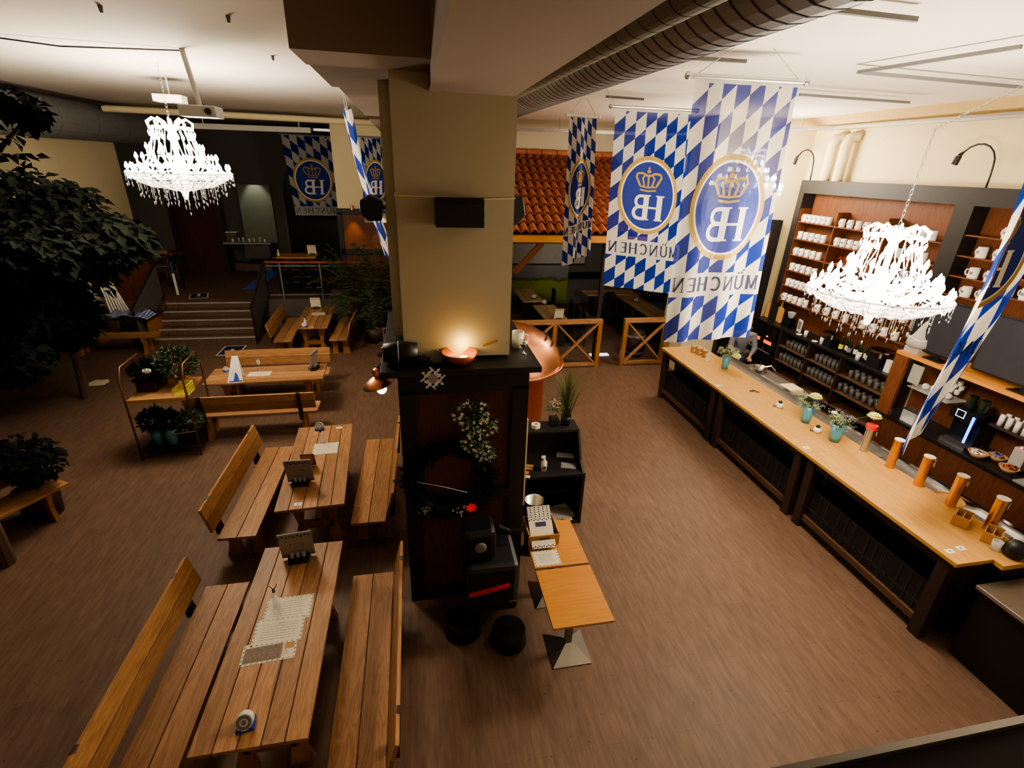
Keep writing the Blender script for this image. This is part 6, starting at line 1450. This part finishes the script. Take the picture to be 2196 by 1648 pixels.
cartplant('round green bush in a small wooden box on top of the cart', (-3.86, 8.28, 1.051), 'kraft', 620, 'leaf', .29, 41, 'gyp', .13, .16)
cartplant('dark plant with one white bloom at left on top of the cart', (-4.24, 8.12, 1.051), 'darkbrown', 460, 'leafdark', .2, 42, None, .14, .15)
cartplant('brown crate planter with ivy at the rear of the cart top', (-4.15, 8.42, 1.051), 'kraft', 200, 'leafdark', .13, 43, None, .12, .12)
cartplant('dark bouquet in a dull blue vase at lower left of the cart', (-4.24, 7.95, .171), 'aqua2', 420, 'leafdark', .19, 44, None, .1, .28)
cartplant('bouquet in a second dull blue vase on the lower cart shelf', (-4.02, 7.92, .171), 'aqua2', 380, 'leafdark', .17, 45, 'gyp', .1, .30)
cartplant('pale blossoming plant in a black box at lower right of the cart', (-3.74, 7.98, .171), 'black', 320, 'leafmid', .17, 46, 'whitefl', .13, .24)
o = MB().sph((0,0,0), .05, 12, 8, (1.3,1,.8)).build('white_bloom', M['whitefl'], loc=(-4.15, 7.98, 1.42)); o.parent = None; tag(o, 'single white bloom head on the cart top', 'flower')
t = thing('plastic_basket', 'yellow perforated plastic basket on the right of the cart top', 'basket', (-3.68, 7.93, 1.051)); q = MB()
for k in range(7): q.box(-.10,.10,-.125+k*.04,-.115+k*.04,0,.01)
for k in range(6): q.box(-.1+k*.04,-.09+k*.04,-.13,.13,0,.01)
for k in range(7): q.box(.095,.105,-.13+k*.042,-.12+k*.042,0,.16); q.box(-.105,-.095,-.13+k*.042,-.12+k*.042,0,.12)
for z in (.0,.05,.1,.15): q.box(.095,.105,-.13,.13,z,z+.012)
q.box(-.1,.1,.125,.135,0,.15); q.build('mesh_shell', M['yellow'], t)
# ------------------------------------------------------------------ cluttered table by the stairs
t = thing('low_table', 'cluttered dark table against the stairs covered with boards and cloth', 'table', (-7.3, 13.75, 0)); MB().box(-.75,.75,-.4,.4,.7,.74).build('tabletop', M['darkbrown'], t)
for sx in (-.65,.65): MB().box(sx-.04,sx+.04,-.3,.3,0,.7).build('leg', M['pineZ'], t)
t = thing('striped_cloth', 'blue and white striped cloth spilling over the cluttered table', 'cloth', (-7.1, 13.55, .7405)); q = MB()
for i in range(12):
    for j in range(8):
        def pt(i_, j_): x = -.42+i_*.08; y = -.3+j_*.075; z = .10+.03*math.sin(i_*1.3+j_) - (.0 if i_ < 9 else (i_-9)*.045); return (x+.02*math.sin(j_), y, max(.004, z)+(.0))
        q.quad(pt(i, j), pt(i+1, j), pt(i+1, j+1), pt(i, j+1))
q.build('fabric', M['towel'], t, smooth=True)
t = thing('slatted_board', 'stack of long white slats leaning behind the striped cloth', 'slats', (-7.45, 13.95, .7405))
for k in range(7): MB().bar((-.22+k*.07, 0, 0), (-.42+k*.045, .25, .85-.05*abs(k-3)), .035, .02).build('slat', M['whiteprint'], t)
t = thing('plastic_bag', 'crumpled white plastic bag hanging from the cluttered table', 'bag', (-8.0, 13.2, .45)); q = MB(); rr = random.Random(5)
q.lathe([(.0,.0),(.14,.05),(.16,.2),(.1,.34),(.06,.42),(.0,.44)], 9); q.v = [(x+rr.gauss(0,.02), y+rr.gauss(0,.02), z+rr.gauss(0,.02)) for x, y, z in q.v]; q.build('bag', M['whiteprint'], t)
t = thing('glass_tray', 'tray of small glasses at the front of the cluttered table', 'tray', (-7.45, 13.42, .7405)); MB().box(-.4,.1,-.06,.06,0,.01).build('tray', M['metal'], t)
q = MB()
for k in range(7): q.cyl((-.36+k*.07, 0, .01), (-.36+k*.07, 0, .07), .02, .025, 8)
q.build('glasses', M['glass'], t)
t = thing('menu_stand', 'tall slim stand with blue top on the left of the landing', 'stand', (-6.75, 15.6, .8)); MB().cyl((0,0,0),(0,0,.62),.035).build('post', M['whiteprint'], t); MB().cyl((0,0,.62),(0,0,.95),.055).build('blue_head', plain('dull blue plastic', (.02,.04,.12), .5), t)
struct(MB().box(-8.05, -7.0, 14.98, 15.1, .8, 2.5), 'wall_hall_cladding', M['panel'])
# ------------------------------------------------------------------ world and view
w = bpy.data.worlds.new('room ambience'); bpy.context.scene.world = w; w.use_nodes = True; w.node_tree.nodes['Background'].inputs[0].default_value = (.75,.8,1,1); w.node_tree.nodes['Background'].inputs[1].default_value = .01
vs = bpy.context.scene.view_settings; vs.view_transform = 'AgX'
try: vs.look = 'AgX - Medium High Contrast'
except Exception: pass
vs.exposure = 0.25

# ------------------------------------------------------------------ pieces that belong to a part hang under it
SUBPARTS = {'mug': {'cup': ('handle', 'print')}, 'television': {'housing': ('screen',)}, 'menu_stand': {'menu_card': ('check_border', 'wire_back')}, 'placemat': {'sheet': ('border_print', 'printing', 'picture', 'orange_spot')},
 'bottle_cap_ashtray': {'disc': ('ring_print',)}, 'beer_tap': {'column': ('cap', 'lid', 'spout')}, 'oven': {'body': ('display', 'indicator', 'handle', 'knob')}, 'wine_bottle': {'bottle': ('bottle_label',)}, 'bottle_crate': {'shell': ('rib',)},
 'floor_sign': {'border': ('field',)}, 'menu_box': {'crate': ('hand_hole',), 'menu_card': ('card_border',)}, 'plank_bench': {}, 'mug_shelf': {}, 'coffee_machine': {'head': ('display_outline',), 'body': ('light_bar',)}, 'spray_bottle': {'bottle': ('label_print', 'pump')},
 'cruet_bottle': {'bottle': ('stopper',)}, 'sticker': {'label_sheet': ('mark',)}, 'framed_photo': {'border': ('picture',)}, 'framed_card': {'frame': ('card',)}, 'star_badge': {'star': ('check_print', 'centre')}, 'gooseneck_lamp': {'lamp_head': ('lens',)}, 'brewing_kettle': {'dome': ('script_print',)}, 'service_counter': {}, 'leaflet': {'sheet': ('printing',)}, 'newspaper': {'sheet': ('printing',)}}
for root_ in [o for o in C.objects if o.parent is None and o.name.split('.')[0] in SUBPARTS]:
    for part_, subs_ in SUBPARTS[root_.name.split('.')[0]].items():
        host = [c for c in root_.children if c.name.split('.')[0] == part_]
        if not host: continue
        for c in list(root_.children):
            if c.name.split('.')[0] in subs_: c.parent = host[0]
